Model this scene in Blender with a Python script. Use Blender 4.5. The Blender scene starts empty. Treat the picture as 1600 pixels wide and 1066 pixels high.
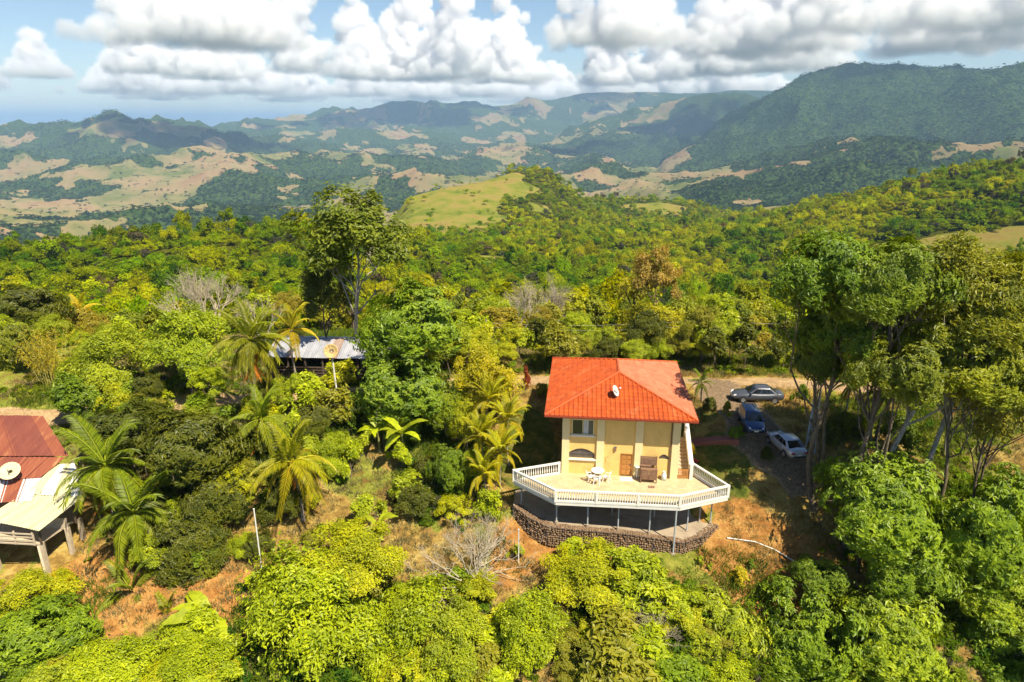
import bpy, bmesh, math, random
import numpy as np
from mathutils import Vector, Matrix

S = bpy.context.scene
COL = S.collection
rng = np.random.default_rng(7)
rad = math.radians

# ------------------------------------------------------------------ camera
cam_d = bpy.data.cameras.new('camera')
cam = bpy.data.objects.new('camera', cam_d)
COL.objects.link(cam)
cam.location = (0, 0, 27)
cam.rotation_euler = (rad(90 - 17.8), 0, 0)
cam_d.sensor_width = 36
cam_d.lens = 24.0
cam_d.clip_start = 0.5
cam_d.clip_end = 90000
S.camera = cam

# ------------------------------------------------------------------ sky, sun, exposure
SUN_EL, SUN_AZ = 55.0, 140.0            # degrees, azimuth clockwise from +Y
world = bpy.data.worlds.new('World')
S.world = world
world.use_nodes = True
wn = world.node_tree
bg = wn.nodes['Background']
sky = wn.nodes.new('ShaderNodeTexSky')
sky.sky_type = 'NISHITA'
sky.sun_disc = False
sky.sun_elevation = rad(SUN_EL)
sky.sun_rotation = rad(SUN_AZ)
sky.altitude = 300
sky.air_density = 1.0
sky.dust_density = 0.05
sky.ozone_density = 2.5
wn.links.new(sky.outputs[0], bg.inputs[0])
bg.inputs[1].default_value = 0.07
sd = bpy.data.lights.new('sun', 'SUN')
sd.energy = 5.0
sd.angle = rad(0.55)
sd.color = (1.0, 0.90, 0.70)
sun = bpy.data.objects.new('sun', sd)
COL.objects.link(sun)
SUNV = Vector((math.sin(rad(SUN_AZ)) * math.cos(rad(SUN_EL)), math.cos(rad(SUN_AZ)) * math.cos(rad(SUN_EL)), math.sin(rad(SUN_EL))))
sun.rotation_euler = SUNV.to_track_quat('Z', 'Y').to_euler()
vs = S.view_settings
vs.view_transform = 'Standard'
vs.look = 'None'
vs.gamma = 1.0
vs.exposure = 0.82
cy = S.cycles
cy.use_denoising = True
try:
    cy.denoiser = 'OPENIMAGEDENOISE'
    cy.denoising_input_passes = 'RGB_ALBEDO_NORMAL'
except Exception:
    pass
cy.use_adaptive_sampling = True
cy.adaptive_threshold = 0.02
cy.max_bounces = 16
cy.diffuse_bounces = 3
cy.glossy_bounces = 2
cy.transmission_bounces = 4
cy.transparent_max_bounces = 6
cy.volume_bounces = 16
cy.caustics_reflective = False
cy.caustics_refractive = False
cy.sample_clamp_indirect = 4.0

# ------------------------------------------------------------------ node helpers
class NT:
    """small wrapper to write shader node graphs compactly"""
    def __init__(s, tree): s.t = tree
    def n(s, typ, ins=None, **props):
        nd = s.t.nodes.new(typ)
        for k, v in props.items(): setattr(nd, k, v)
        for k, v in (ins or {}).items():
            sock = nd.inputs[k]
            if isinstance(v, bpy.types.NodeSocket): s.t.links.new(v, sock)
            else: sock.default_value = v
        return nd
    def math(s, op, a, b=0.0, c=None, clamp=False):
        d = {0: a, 1: b}
        if c is not None: d[2] = c
        return s.n('ShaderNodeMath', d, operation=op, use_clamp=clamp).outputs[0]
    def mix(s, f, a, b, blend='MIX'):
        nd = s.n('ShaderNodeMix', None, data_type='RGBA', blend_type=blend)
        for sock, v in ((nd.inputs[0], f), (nd.inputs[6], a), (nd.inputs[7], b)):
            if isinstance(v, bpy.types.NodeSocket): s.t.links.new(v, sock)
            else: sock.default_value = v if not isinstance(v, tuple) or len(v) != 3 else (*v, 1)
        return nd.outputs[2]
    def noise(s, vec, scale, detail=4, rough=0.55, dist=0.0):
        return s.n('ShaderNodeTexNoise', {'Vector': vec, 'Scale': scale, 'Detail': detail, 'Roughness': rough, 'Distortion': dist}).outputs[0]
    def ramp(s, f, stops, interp='LINEAR'):
        nd = s.n('ShaderNodeValToRGB', {0: f})
        cr = nd.color_ramp; cr.interpolation = interp
        while len(cr.elements) < len(stops): cr.elements.new(0.5)
        for e, (p, c) in zip(cr.elements, stops):
            e.position = p; e.color = (*c, 1) if len(c) == 3 else c
        return nd.outputs[0]
    def mr(s, v, a, b, c=0.0, d=1.0, smooth=False):
        return s.n('ShaderNodeMapRange', {0: v, 1: a, 2: b, 3: c, 4: d}, interpolation_type='SMOOTHSTEP' if smooth else 'LINEAR').outputs[0]

def newmat(name):
    m = bpy.data.materials.new(name); m.use_nodes = True
    m.node_tree.nodes.clear()
    nt = NT(m.node_tree)
    out = nt.n('ShaderNodeOutputMaterial')
    return m, nt, out

# ------------------------------------------------------------------ numpy noise
def _hash(ix, iy, seed):
    h = (ix.astype(np.int64) * 374761393 + iy.astype(np.int64) * 668265263 + seed * 1274126177) & 0xFFFFFFFF
    h = ((h ^ (h >> 13)) * 1274126177) & 0xFFFFFFFF
    h = h ^ (h >> 16)
    return (h & 0xFFFF) / 65535.0
def vnoise(x, y, seed=0):
    x = np.asarray(x, float); y = np.asarray(y, float)
    ix = np.floor(x); iy = np.floor(y); fx = x - ix; fy = y - iy
    fx = fx * fx * fx * (fx * (fx * 6 - 15) + 10); fy = fy * fy * fy * (fy * (fy * 6 - 15) + 10)
    a = _hash(ix, iy, seed); b = _hash(ix + 1, iy, seed); c = _hash(ix, iy + 1, seed); d = _hash(ix + 1, iy + 1, seed)
    return (a + (b - a) * fx) * (1 - fy) + (c + (d - c) * fx) * fy
def fbm(x, y, oct=4, seed=0, gain=0.5):
    t = 0; a = 1; n = 0; k = 1
    ca, sa = math.cos(0.6), math.sin(0.6)
    for i in range(oct):
        t = t + a * vnoise(x * k, y * k, seed + i * 17); n += a; a *= gain; k *= 2.03
        x, y = x * ca - y * sa, x * sa + y * ca
    return t / n
def ridged(x, y, oct=5, seed=0):
    t = 0; a = 1; n = 0; k = 1; w = 1
    ca, sa = math.cos(0.6), math.sin(0.6)
    for i in range(oct):
        v = 1 - np.abs(2 * vnoise(x * k, y * k, seed + i * 31) - 1); v = v * v
        t = t + a * v * w; n += a; w = np.clip(v * 1.6, 0, 1); a *= 0.5; k *= 2.1
        x, y = x * ca - y * sa, x * sa + y * ca
    return t / n
def sst(a, b, v):
    t = np.clip((np.asarray(v, float) - a) / (b - a), 0, 1); return t * t * (3 - 2 * t)
# ------------------------------------------------------------------ terrain height
_PITCH = rad(17.8)
def dir_of(px, py):                       # compass bearing and slope of a sight line, used to survey the ridges
    x = (px - 800) / 1067.0; y = (533 - py) / 1067.0
    c, s = math.cos(_PITCH), math.sin(_PITCH)
    dx, dy, dz = x, c + y * s, -s + y * c
    return math.degrees(math.atan2(dx, dy)), dz / math.hypot(dx, dy)
FLOOR = -285.0
def survey(R, pts):
    az = []; z = []
    for px, py in pts:
        a, sl = dir_of(px, py); az.append(a); z.append(27 + R * sl)
    return np.array(az), np.array(z)
RIDGES = []   # (distance, half width front, half width back, azimuths, crest heights)
for R, wf, wb, pts in [
    (8200, 1900, 2600, [(-900, 250), (-400, 215), (0, 195), (60, 189), (100, 184), (180, 172), (260, 181), (330, 192), (420, 208), (520, 228), (700, 262), (900, 320)]),
    (11500, 2300, 3000, [(-600, 260), (250, 205), (330, 190), (430, 180), (520, 167), (600, 151), (650, 148), (720, 156), (780, 166), (860, 182), (950, 205), (1100, 250)]),
    (12600, 1500, 2500, [(200, 188), (500, 185), (700, 172), (800, 155), (900, 143), (1000, 139), (1180, 139), (1500, 150)]),
    (8800, 1700, 2300, [(820, 260), (900, 195), (960, 170), (1040, 153), (1100, 142), (1180, 139), (1250, 150), (1400, 190)]),
    (5600, 1250, 2500, [(980, 330), (1040, 236), (1090, 200), (1140, 160), (1200, 132), (1250, 108), (1330, 94), (1400, 85), (1500, 88), (1600, 86), (1900, 120), (2600, 150)]),
    (3300, 900, 900, [(880, 330), (1000, 268), (1100, 245), (1200, 228), (1300, 213), (1400, 198), (1540, 180), (1600, 182), (2000, 176), (2600, 200)]),
    (4700, 500, 600, [(-200, 300), (120, 258), (240, 262), (320, 240), (420, 252), (520, 268), (620, 285), (800, 300)]),
]:
    a, z = survey(R, pts); RIDGES.append((R, wf, wb, a, z))
PROF_R = np.array([0, 20, 36, 44, 50, 56, 64, 76, 90, 110, 130, 200, 285, 450, 700, 900, 1300, 2000, 3000, 90000.])
PROF_Z = np.array([-26, -15, -7.2, -4.4, -1.6, 0.7, 1.8, 0.6, -1.5, -5, -10, -25, -42, -66, -90, -102, -150, -240, FLOOR, FLOOR])
CTRL = np.array([   # surveyed spot heights round the house: x, y, z, reach
    (1, 46.5, -3.3, 4), (9, 43, -3.7, 5), (13, 42.2, -4.5, 4), (17, 45, -3.0, 4), (9, 55, -2.6, 6), (9, 50, -2.7, 5), (9, 60, -0.6, 4),
    (0, 52, -1.3, 4), (1, 59, 0.6, 5), (8, 66, 1.7, 5), (17, 50, -0.3, 4), (17.5, 55, 1.2, 4), (20, 47, -2.0, 4), (22, 54, 1.7, 6), (24, 61, 1.75, 7),
    (-8, 55, -1.3, 6), (-10, 48, -3.6, 6), (-14, 42, -6.0, 7), (-34, 44, -4.2, 7), (-44, 52, -3.6, 10), (-38, 60, 0.0, 7), (-23, 70, -0.2, 8),
    (-30, 38, -6.4, 8), (30, 50, -1.0, 6), (36, 56, 0.4, 8), (30, 42, -6.5, 8), (24, 38, -8.5, 8), (45, 60, 1.0, 9)])
def ground(x, y, detail=True):
    x = np.asarray(x, float); y = np.asarray(y, float)
    r = np.hypot(x, y); a = np.degrees(np.arctan2(x, y))
    s = np.where(r < 80, y, np.where(r < 200, y + (r - y) * np.clip((r - 80) / 120, 0, 1), r))
    s = np.where(y < 0, np.minimum(s, 0) * 0.35, s)
    h = np.interp(np.where(y < 0, 0, np.maximum(s, 0)), PROF_R, PROF_Z)
    h = np.where(y < 0, np.interp(r, [0, 60, 300, 2000, 90000], [-26, -50, -110, -250, FLOOR]), h)
    num = np.zeros_like(h); den = np.full_like(h, 0.35)
    near = r < 120
    if near.any():
        xn = x[near]; yn = y[near]; hn = h[near]; nu = np.zeros_like(hn); de = np.full_like(hn, 0.25)
        for cx, cy_, cz, rr in CTRL:
            w = np.exp(-((xn - cx) ** 2 + (yn - cy_) ** 2) / (rr * rr) * 1.2)
            base = np.interp(cy_, PROF_R, PROF_Z)
            nu += w * (cz - base); de += w
        h = h.copy(); h[near] = hn + nu / de * np.clip((120 - r[near]) / 40, 0, 1)
    # the knoll with grass beyond the road, the grassy hill, the shoulder to the right
    def bump(az, R, dz, wx, wr):
        cx = R * math.sin(rad(az)); cyy = R * math.cos(rad(az))
        ca, sa = math.cos(rad(az)), math.sin(rad(az))
        u = (x - cx) * ca - (y - cyy) * sa; v = (x - cx) * sa + (y - cyy) * ca
        return dz * np.exp(-(u / wx) ** 2 - (v / wr) ** 2)
    h = h + bump(21, 142, 4.5, 34, 22) + bump(27, 180, -10, 50, 40) + bump(10, 205, -14, 60, 45) + bump(-8, 240, -12, 60, 60)
    h = h + bump(-2.4, 1040, 44, 125, 220) + bump(2.4, 1130, 54, 78, 150) + bump(-8.5, 960, 20, 120, 180) + bump(-4, 700, -4, 150, 120) + bump(6, 1300, 20, 120, 150)
    h = h + bump(12.5, 1350, 34, 130, 150) + bump(-20, 430, 15, 110, 100) + bump(-33, 400, 17, 130, 100)
    h = h + 84 * sst(13, 38, a) * sst(320, 850, r) * (1 - sst(950, 1700, r))
    h = h - 150 * sst(8, 15, -a) * sst(480, 1000, r) * (1 - sst(1200, 2600, r))
    if detail:
        amp = sst(110, 480, r)
        h = h + amp * ((fbm(x / 150, y / 150, 4, 3) - 0.5) * 30 - 3) * (1 - 0.7 * sst(450, 900, r)) - 5 * sst(95, 170, r) * (1 - sst(300, 500, r))
        if r.max() > 1200: hn_ = sst(1200, 2600, r) * ((ridged(x / 1000, y / 1000, 6, 11)) * 205 - 70)
    # ridges
    top = np.zeros_like(h)
    for R, wf, wb, az, z in (RIDGES if r.max() > 1700 else []):
        warp = (fbm(x / 1800 + R, y / 1800, 3, 5) - 0.5) * 1100 * (R / 8000.0) * (0.35 if R == 5600 else 1.0)
        d = r + warp - R
        crest = np.interp(a, az, z, left=FLOOR, right=FLOOR) - FLOOR
        crest = np.maximum(crest, 0)
        g = np.exp(-np.where(d < 0, d / wf, d / wb) ** 2)
        m = 1.0
        if detail:
            rg = ridged(x / (R * 0.16), y / (R * 0.16), 6, int(R) % 97)
            m = 0.30 + 1.25 * rg
            m = np.minimum(1 + (m - 1) * (1 - (0.93 if R == 5600 else 0.72) * np.exp(-(d / (wf * (0.45 if R == 5600 else 0.2))) ** 2)), 1.01)
        top = np.maximum(top, crest * g * m)
    h = h + top * sst(1800, 3200, r)
    if detail and r.max() > 1200:
        h = h + hn_ * (1 - 0.8 * sst(120, 380, top))
        rg2 = ridged(x / 780 + 3.1, y / 780, 5, 57)
        h = h + sst(90, 300, top) * sst(2200, 3600, r) * (48 - 165 * (1 - rg2))
    h = np.minimum(h, 470 + 45 * np.tanh((h - 470) / 90.0))
    if detail:
        h = h + (fbm(x / 7, y / 7, 3, 21) - 0.5) * 0.5 * (1 - sst(60, 120, r) * 0.0)
    return h
def gz(x, y): return float(ground(np.array([x]), np.array([y]))[0])

def pasture(x, y):
    """1 where the land is cleared (dry grass), 0 where it is wooded"""
    r = np.hypot(x, y); a = np.degrees(np.arctan2(x, y))
    f = fbm(x / 430, y / 430, 6, 41, 0.62)
    slope_bias = 0.10 * (fbm(x / 2600, y / 2600, 2, 77) - 0.5)
    th = np.interp(r, [0, 900, 1500, 2500, 5200, 6500, 9000, 20000], [0.9, 0.9, 0.50, 0.47, 0.485, 0.53, 0.56, 0.60])
    th = th + 0.4 * sst(13, 18, a) * sst(3900, 4600, r) + 0.085 * sst(8, 14, a) * sst(1800, 2600, r) + 0.06 * sst(17, 22, a) * sst(1800, 2600, r)
    p = sst(-0.02, 0.02, f + slope_bias - th)
    # cleared ground close by
    def spot(az, R, wx, wr):
        cx = R * math.sin(rad(az)); cyy = R * math.cos(rad(az)); ca, sa = math.cos(rad(az)), math.sin(rad(az))
        u = (x - cx) * ca - (y - cyy) * sa; v = (x - cx) * sa + (y - cyy) * ca
        n = (fbm(x / 40, y / 40, 3, 9) - 0.5) * 0.9
        return sst(1.05, 0.85, np.sqrt((u / wx) ** 2 + (v / wr) ** 2) + n) if False else 1 - sst(0.85, 1.05, np.sqrt((u / wx) ** 2 + (v / wr) ** 2) + n)
    p = np.maximum(p, spot(-5.0, 985, 135, 200))
    p = np.maximum(p, spot(-9.0, 880, 75, 110))
    p = np.maximum(p, spot(-5.5, 800, 85, 110)); p = np.maximum(p, spot(20, 140, 34, 18))
    p = np.maximum(p, spot(12, 1250, 60, 60))
    p = np.maximum(p, spot(34, 560, 70, 30))
    p = np.maximum(p, spot(-1.5, 470, 26, 40) * 0.9)
    return p
def ring_edges(r0, r1, n): return list(np.geomspace(r0, r1, n, endpoint=False))
radii = np.array([0.0] + list(np.linspace(4, 26, 8)) + list(np.arange(28, 84, 0.45)) + ring_edges(84, 400, 120) + ring_edges(400, 3000, 240) + ring_edges(3000, 20000, 300) + [20000, 24000, 30000, 40000, 60000])
angs = np.concatenate([np.linspace(-180, -52, 60, endpoint=False), np.linspace(-52, 52, 640), np.linspace(52, 180, 60, endpoint=False)[1:]])
AA, RR = np.meshgrid(np.radians(angs), radii)
X = RR * np.sin(AA); Y = RR * np.cos(AA)
Z = ground(X.ravel(), Y.ravel()).reshape(X.shape)
Z[-5:, :] = np.minimum(Z[-5:, :], FLOOR - 20)
Z = np.where(RR > 20000, FLOOR - 40, Z)
nr, na = X.shape
verts = np.stack([X.ravel(), Y.ravel(), Z.ravel()], 1)
ii, jj = np.meshgrid(np.arange(nr - 1), np.arange(na), indexing='ij')
j2 = (jj + 1) % na
faces = np.stack([ii * na + jj, (ii + 1) * na + jj, (ii + 1) * na + j2, ii * na + j2], -1).reshape(-1, 4)[:, ::-1]

def np_mesh(name, verts, faces, smooth=False):
    """mesh from numpy arrays; faces is (n,3) or (n,4)"""
    me = bpy.data.meshes.new(name)
    verts = np.asarray(verts, np.float32); faces = np.asarray(faces, np.int32)
    k = faces.shape[1]
    me.vertices.add(len(verts)); me.vertices.foreach_set('co', verts.ravel())
    me.loops.add(faces.size); me.loops.foreach_set('vertex_index', faces.ravel())
    me.polygons.add(len(faces)); me.polygons.foreach_set('loop_start', np.arange(0, faces.size, k, dtype=np.int32))
    me.polygons.foreach_set('loop_total', np.full(len(faces), k, np.int32))
    me.polygons.foreach_set('use_smooth', np.full(len(faces), bool(smooth)))
    me.update(calc_edges=True)
    return me
def link(name, me, parent=None, mat=None):
    o = bpy.data.objects.new(name, me); COL.objects.link(o)
    if parent: o.parent = parent
    if mat is not None and me is not None and len(me.materials) == 0: me.materials.append(mat)
    return o
def tag(o, label=None, cat=None, group=None, kind=None):
    if label: o['label'] = label
    if cat: o['category'] = cat
    if group: o['group'] = group
    if kind: o['kind'] = kind
    return o
def fattr(me, name, vals, dom='POINT'):
    at = me.attributes.new(name, 'FLOAT', dom); at.data.foreach_set('value', np.asarray(vals, np.float32).ravel())

tm = np_mesh('ground', verts, faces, True)
past = pasture(verts[:, 0], verts[:, 1])
fattr(tm, 'pasture', past)

# --- ground cover masks near the house (what grows where): lawn, gravel road, bare earth
def seg_d(x, y, pts):
    d = np.full_like(x, 1e9)
    for (x0, y0), (x1, y1) in zip(pts[:-1], pts[1:]):
        dx, dy = x1 - x0, y1 - y0; t = np.clip(((x - x0) * dx + (y - y0) * dy) / (dx * dx + dy * dy), 0, 1)
        d = np.minimum(d, np.hypot(x - x0 - t * dx, y - y0 - t * dy))
    return d
ROAD = [(-90, 59.5), (-50, 60), (-30, 62.5), (-12, 65), (4, 66), (16, 65), (30, 64), (60, 64.5), (110, 60)]
DRIVE = [(20.0, 63.5), (20.8, 58), (21.5, 53), (23, 50.6)]
vx, vy = verts[:, 0], verts[:, 1]; vr = np.hypot(vx, vy)
wob = (fbm(vx / 3, vy / 3, 3, 61) - 0.5)
road = np.maximum(1 - sst(0.9, 1.7, seg_d(vx, vy, ROAD) + wob * 1.6), 1 - sst(2.0, 3.4, seg_d(vx, vy, DRIVE) + wob * 2.6))
gravel = 1 - sst(1.8, 3.6, seg_d(vx, vy, DRIVE) + wob * 3.0)
lawn = np.maximum(np.maximum(1 - sst(2.7, 4.2, np.hypot((vx - 17.6), (vy - 51.8) * 0.9) + 0.6 + wob * 3), 1 - sst(2.2, 3.6, np.hypot((vx - 1.2), (vy - 55) * 0.45) + wob * 2)), 1 - sst(1.0, 1.8, np.hypot((vx - 17.5), (vy - 57)) + wob))
green = np.maximum(sst(0.42, 0.60, fbm(vx / 6.5, vy / 6.5, 4, 91)), 0.75 * sst(67, 72, vy)); green = np.maximum(green, 0.62 * (1 - sst(-4, 2, vx)) * sst(0.36, 0.5, fbm(vx / 9, vy / 9, 3, 19)))
bare = 1 - sst(3, 7, np.hypot(vx + 30, (vy - 41)) + wob * 4)
bare = np.maximum(bare, 1 - sst(2, 4, np.hypot(vx + 21, (vy - 42)) + wob * 4))
bare = np.maximum(bare, 1 - sst(3.2, 5.5, np.hypot((vx - 18.5) * 0.75, (vy - 43.0)) + wob * 4)); bare = np.maximum(bare, 0.9 * (1 - sst(2.0, 3.5, np.hypot((vx - 1.0) * 0.9, (vy - 44.5)) + wob * 4)))
for nm, v in (('road', road), ('gravel', gravel), ('lawn', lawn), ('green', green), ('bare', bare)): fattr(tm, nm, v)

m_ground, nt, out = newmat('ground_earth_and_grass')
geo = nt.n('ShaderNodeNewGeometry'); P = geo.outputs['Position']
A = lambda nm: nt.n('ShaderNodeAttribute', None, attribute_name=nm).outputs['Fac']
n1 = nt.noise(P, 0.9, 6, 0.65); n2 = nt.noise(P, 0.11, 4, 0.6); n3 = nt.noise(P, 7.0, 4, 0.7)
dry = nt.ramp(n1, [(0.30, (0.13, 0.075, 0.022)), (0.47, (0.235, 0.15, 0.042)), (0.58, (0.32, 0.225, 0.065)), (0.72, (0.42, 0.32, 0.12))])
grn = nt.ramp(n1, [(0.30, (0.055, 0.075, 0.012)), (0.5, (0.15, 0.165, 0.025)), (0.7, (0.27, 0.25, 0.05))])
lwn = nt.ramp(n1, [(0.30, (0.04, 0.058, 0.010)), (0.48, (0.085, 0.10, 0.018)), (0.58, (0.15, 0.13, 0.03)), (0.72, (0.24, 0.16, 0.05))])
brt = nt.ramp(n1, [(0.30, (0.20, 0.085, 0.024)), (0.5, (0.32, 0.16, 0.046)), (0.7, (0.42, 0.25, 0.08))])
grv = nt.ramp(n3, [(0.3, (0.10, 0.068, 0.042)), (0.5, (0.17, 0.12, 0.075)), (0.7, (0.26, 0.19, 0.12))])
dirt = nt.ramp(n1, [(0.3, (0.24, 0.155, 0.08)), (0.7, (0.40, 0.28, 0.15))])
thr = lambda nm, amt: nt.mr(nt.math('ADD', A(nm), nt.math('MULTIPLY', nt.math('SUBTRACT', n1, 0.5), amt)), 0.35, 0.65, smooth=True)
c = nt.mix(thr('green', 1.4), dry, grn)
c = nt.mix(thr('bare', 0.8), c, brt)
c = nt.mix(thr('lawn', 0.9), c, lwn)
c = nt.mix(thr('road', 0.5), c, dirt)
gf_ = nt.mr(nt.math('ADD', A('gravel'), nt.math('MULTIPLY', nt.math('SUBTRACT', nt.noise(P, 1.6, 6, 0.7), 0.5), 2.2)), 0.25, 0.95, smooth=True)
c = nt.mix(gf_, c, grv)
# litter, stones and stubble: fine darker and lighter flecks
fl_ = nt.mr(nt.noise(P, 4.2, 5, 0.8), 0.33, 0.67, 0.78, 1.5)
c = nt.mix(1.0, c, nt.n('ShaderNodeCombineXYZ', {0: fl_, 1: fl_, 2: fl_}).outputs[0], 'MULTIPLY')
# far land: woods and cleared fields
far = nt.n('ShaderNodeVectorMath', {0: P}, operation='LENGTH').outputs['Value']
w1 = nt.noise(P, 0.06, 5, 0.7); w2 = nt.noise(P, 0.004, 4, 0.6); w3 = nt.noise(P, 0.0011, 3, 0.5)
wood = nt.ramp(w1, [(0.32, (0.014, 0.032, 0.009)), (0.5, (0.04, 0.072, 0.016)), (0.68, (0.085, 0.115, 0.025))])
fld = nt.ramp(w2, [(0.30, (0.22, 0.135, 0.07)), (0.42, (0.27, 0.19, 0.095)), (0.54, (0.20, 0.175, 0.07)), (0.66, (0.11, 0.13, 0.035))])
fldn = nt.ramp(nt.noise(P, 0.03, 6, 0.65), [(0.3, (0.20, 0.14, 0.042)), (0.42, (0.24, 0.19, 0.05)), (0.54, (0.17, 0.18, 0.028)), (0.66, (0.085, 0.12, 0.014))])
fld = nt.mix(nt.mr(far, 1500, 2200), fldn, fld)
dots = nt.mr(nt.noise(P, 0.018, 5, 0.75), 0.60, 0.66)
pm = nt.mr(nt.math('ADD', A('pasture'), nt.math('MULTIPLY', nt.math('SUBTRACT', nt.noise(P, 0.012, 6, 0.7), 0.5), 1.3)), 0.4, 0.6, smooth=True)
pm = nt.math('MULTIPLY', pm, nt.math('SUBTRACT', 1.0, nt.math('MULTIPLY', dots, nt.mr(far, 1000, 2500))))
wood = nt.mix(nt.mr(far, 900, 1800), nt.ramp(w1, [(0.3, (0.03, 0.035, 0.006)), (0.55, (0.075, 0.08, 0.010)), (0.7, (0.12, 0.12, 0.012))]), wood)
farc = nt.mix(pm, wood, fld)
c = nt.mix(nt.mr(far, 95, 150, smooth=True), c, farc)
bd = nt.n('ShaderNodeBsdfDiffuse', {0: c, 1: 0.6})
hgt = nt.math('ADD', nt.math('MULTIPLY', n3, 0.05), nt.math('MULTIPLY', n1, 0.14))
vor = nt.n('ShaderNodeTexVoronoi', {'Vector': P, 'Scale': 0.085}).outputs['Distance']
cano = nt.math('MULTIPLY', nt.math('SUBTRACT', 1.0, pm), nt.math('ADD', nt.math('MULTIPLY', vor, -9.0), nt.math('MULTIPLY', nt.noise(P, 0.016, 4, 0.6), 34.0)))
hh = nt.n('ShaderNodeMix', {0: nt.mr(far, 400, 1200), 2: hgt, 3: cano}, data_type='FLOAT').outputs[0]
bmp = nt.n('ShaderNodeBump', {'Strength': 1.0, 'Distance': 1.0, 'Height': hh})
nt.t.links.new(bmp.outputs[0], bd.inputs['Normal'])
nt.t.links.new(bd.outputs[0], out.inputs[0])
ground_o = tag(link('ground', tm, None, m_ground), 'sloping dry grass hillside falling away to a wooded valley', 'ground', kind='structure')
# ------------------------------------------------------------------ vegetation: materials
def leaf_mat(name, use_obj=True, col=(0.1, 0.14, 0.02), var=0.55, trans=0.36):
    m, nt, out = newmat(name)
    oi = nt.n('ShaderNodeObjectInfo')
    t = nt.n('ShaderNodeAttribute', None, attribute_name='tint').outputs['Fac']
    base = oi.outputs['Color'] if use_obj else nt.n('ShaderNodeRGB').outputs[0]
    if not use_obj: nt.t.nodes[-1].outputs[0].default_value = (*col, 1)
    rnd = oi.outputs['Random']
    if use_obj: base = nt.mix(1.0, base, (1.74, 1.46, 0.7), 'MULTIPLY')
    v = nt.math('MULTIPLY_ADD', t, var * 2, 1.0 - var)
    if not use_obj: v = nt.math('MULTIPLY', v, nt.math('MULTIPLY_ADD', rnd, 0.6, 0.72))
    hs = nt.n('ShaderNodeHueSaturation', {'Hue': nt.math('MULTIPLY_ADD', t, -0.035, 0.5175), 'Saturation': 1.0, 'Value': v, 'Fac': 1.0, 'Color': base})
    col_ = hs.outputs[0]
    if not use_obj:
        r2 = nt.n('ShaderNodeTexWhiteNoise', {'Vector': oi.outputs['Location']}).outputs['Value']
        col_ = nt.mix(nt.math('GREATER_THAN', r2, 0.90), col_, nt.mix(1.0, col_, (0.55, 0.66, 1.0), 'MULTIPLY'))
        col_ = nt.mix(nt.math('LESS_THAN', r2, 0.05), col_, (0.17, 0.135, 0.06, 1))
        ln = nt.noise(oi.outputs['Location'], 0.013, 3, 0.6)
        col_ = nt.mix(nt.mr(ln, 0.40, 0.60, smooth=True), nt.mix(1.0, col_, (0.52, 0.68, 0.95), 'MULTIPLY'), col_)
        hs2 = nt.n('ShaderNodeHueSaturation', {'Hue': nt.math('MULTIPLY_ADD', r2, 0.05, 0.486), 'Saturation': 1.0, 'Value': 1.0, 'Fac': 1.0, 'Color': col_})
        col_ = hs2.outputs[0]
    d = nt.n('ShaderNodeBsdfDiffuse', {0: col_})
    tc = nt.mix(1.0, col_, (1.35, 1.25, 0.6), 'MULTIPLY')
    tr = nt.n('ShaderNodeBsdfTranslucent', {0: tc})
    mx = nt.n('ShaderNodeMixShader', {0: trans, 1: d.outputs[0], 2: tr.outputs[0]})
    gl = nt.n('ShaderNodeBsdfGlossy', {0: (1, 1, 1, 1), 'Roughness': 0.5})
    m2 = nt.n('ShaderNodeMixShader', {0: 0.022 if use_obj else 0.0, 1: mx.outputs[0], 2: gl.outputs[0]})
    nt.t.links.new(m2.outputs[0], out.inputs[0])
    return m
m_leaf = leaf_mat('leaf_foliage')
m_wood_leaf = leaf_mat('woodland_foliage', False, (0.41, 0.41, 0.004), 0.5, 0.40)
def bark_mat(name, a, b, scale=6.0):
    m, nt, out = newmat(name)
    tc = nt.n('ShaderNodeTexCoord').outputs['Object']
    mp = nt.n('ShaderNodeMapping', {0: tc, 'Scale': (1, 1, 0.35)}).outputs[0]
    n = nt.noise(mp, scale, 6, 0.65)
    c = nt.ramp(n, [(0.32, a), (0.68, b)])
    bs = nt.n('ShaderNodeBsdfDiffuse', {0: c, 1: 0.5})
    bp = nt.n('ShaderNodeBump', {'Strength': 0.7, 'Distance': 0.05, 'Height': n})
    nt.t.links.new(bp.outputs[0], bs.inputs['Normal']); nt.t.links.new(bs.outputs[0], out.inputs[0])
    return m
m_bark = bark_mat('bark_brown', (0.09, 0.065, 0.045), (0.24, 0.19, 0.13))
m_bark_pale = bark_mat('bark_pale_grey', (0.22, 0.19, 0.15), (0.52, 0.47, 0.39))
m_bark_dead = bark_mat('bark_dead_grey', (0.30, 0.24, 0.17), (0.58, 0.50, 0.38))

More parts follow.
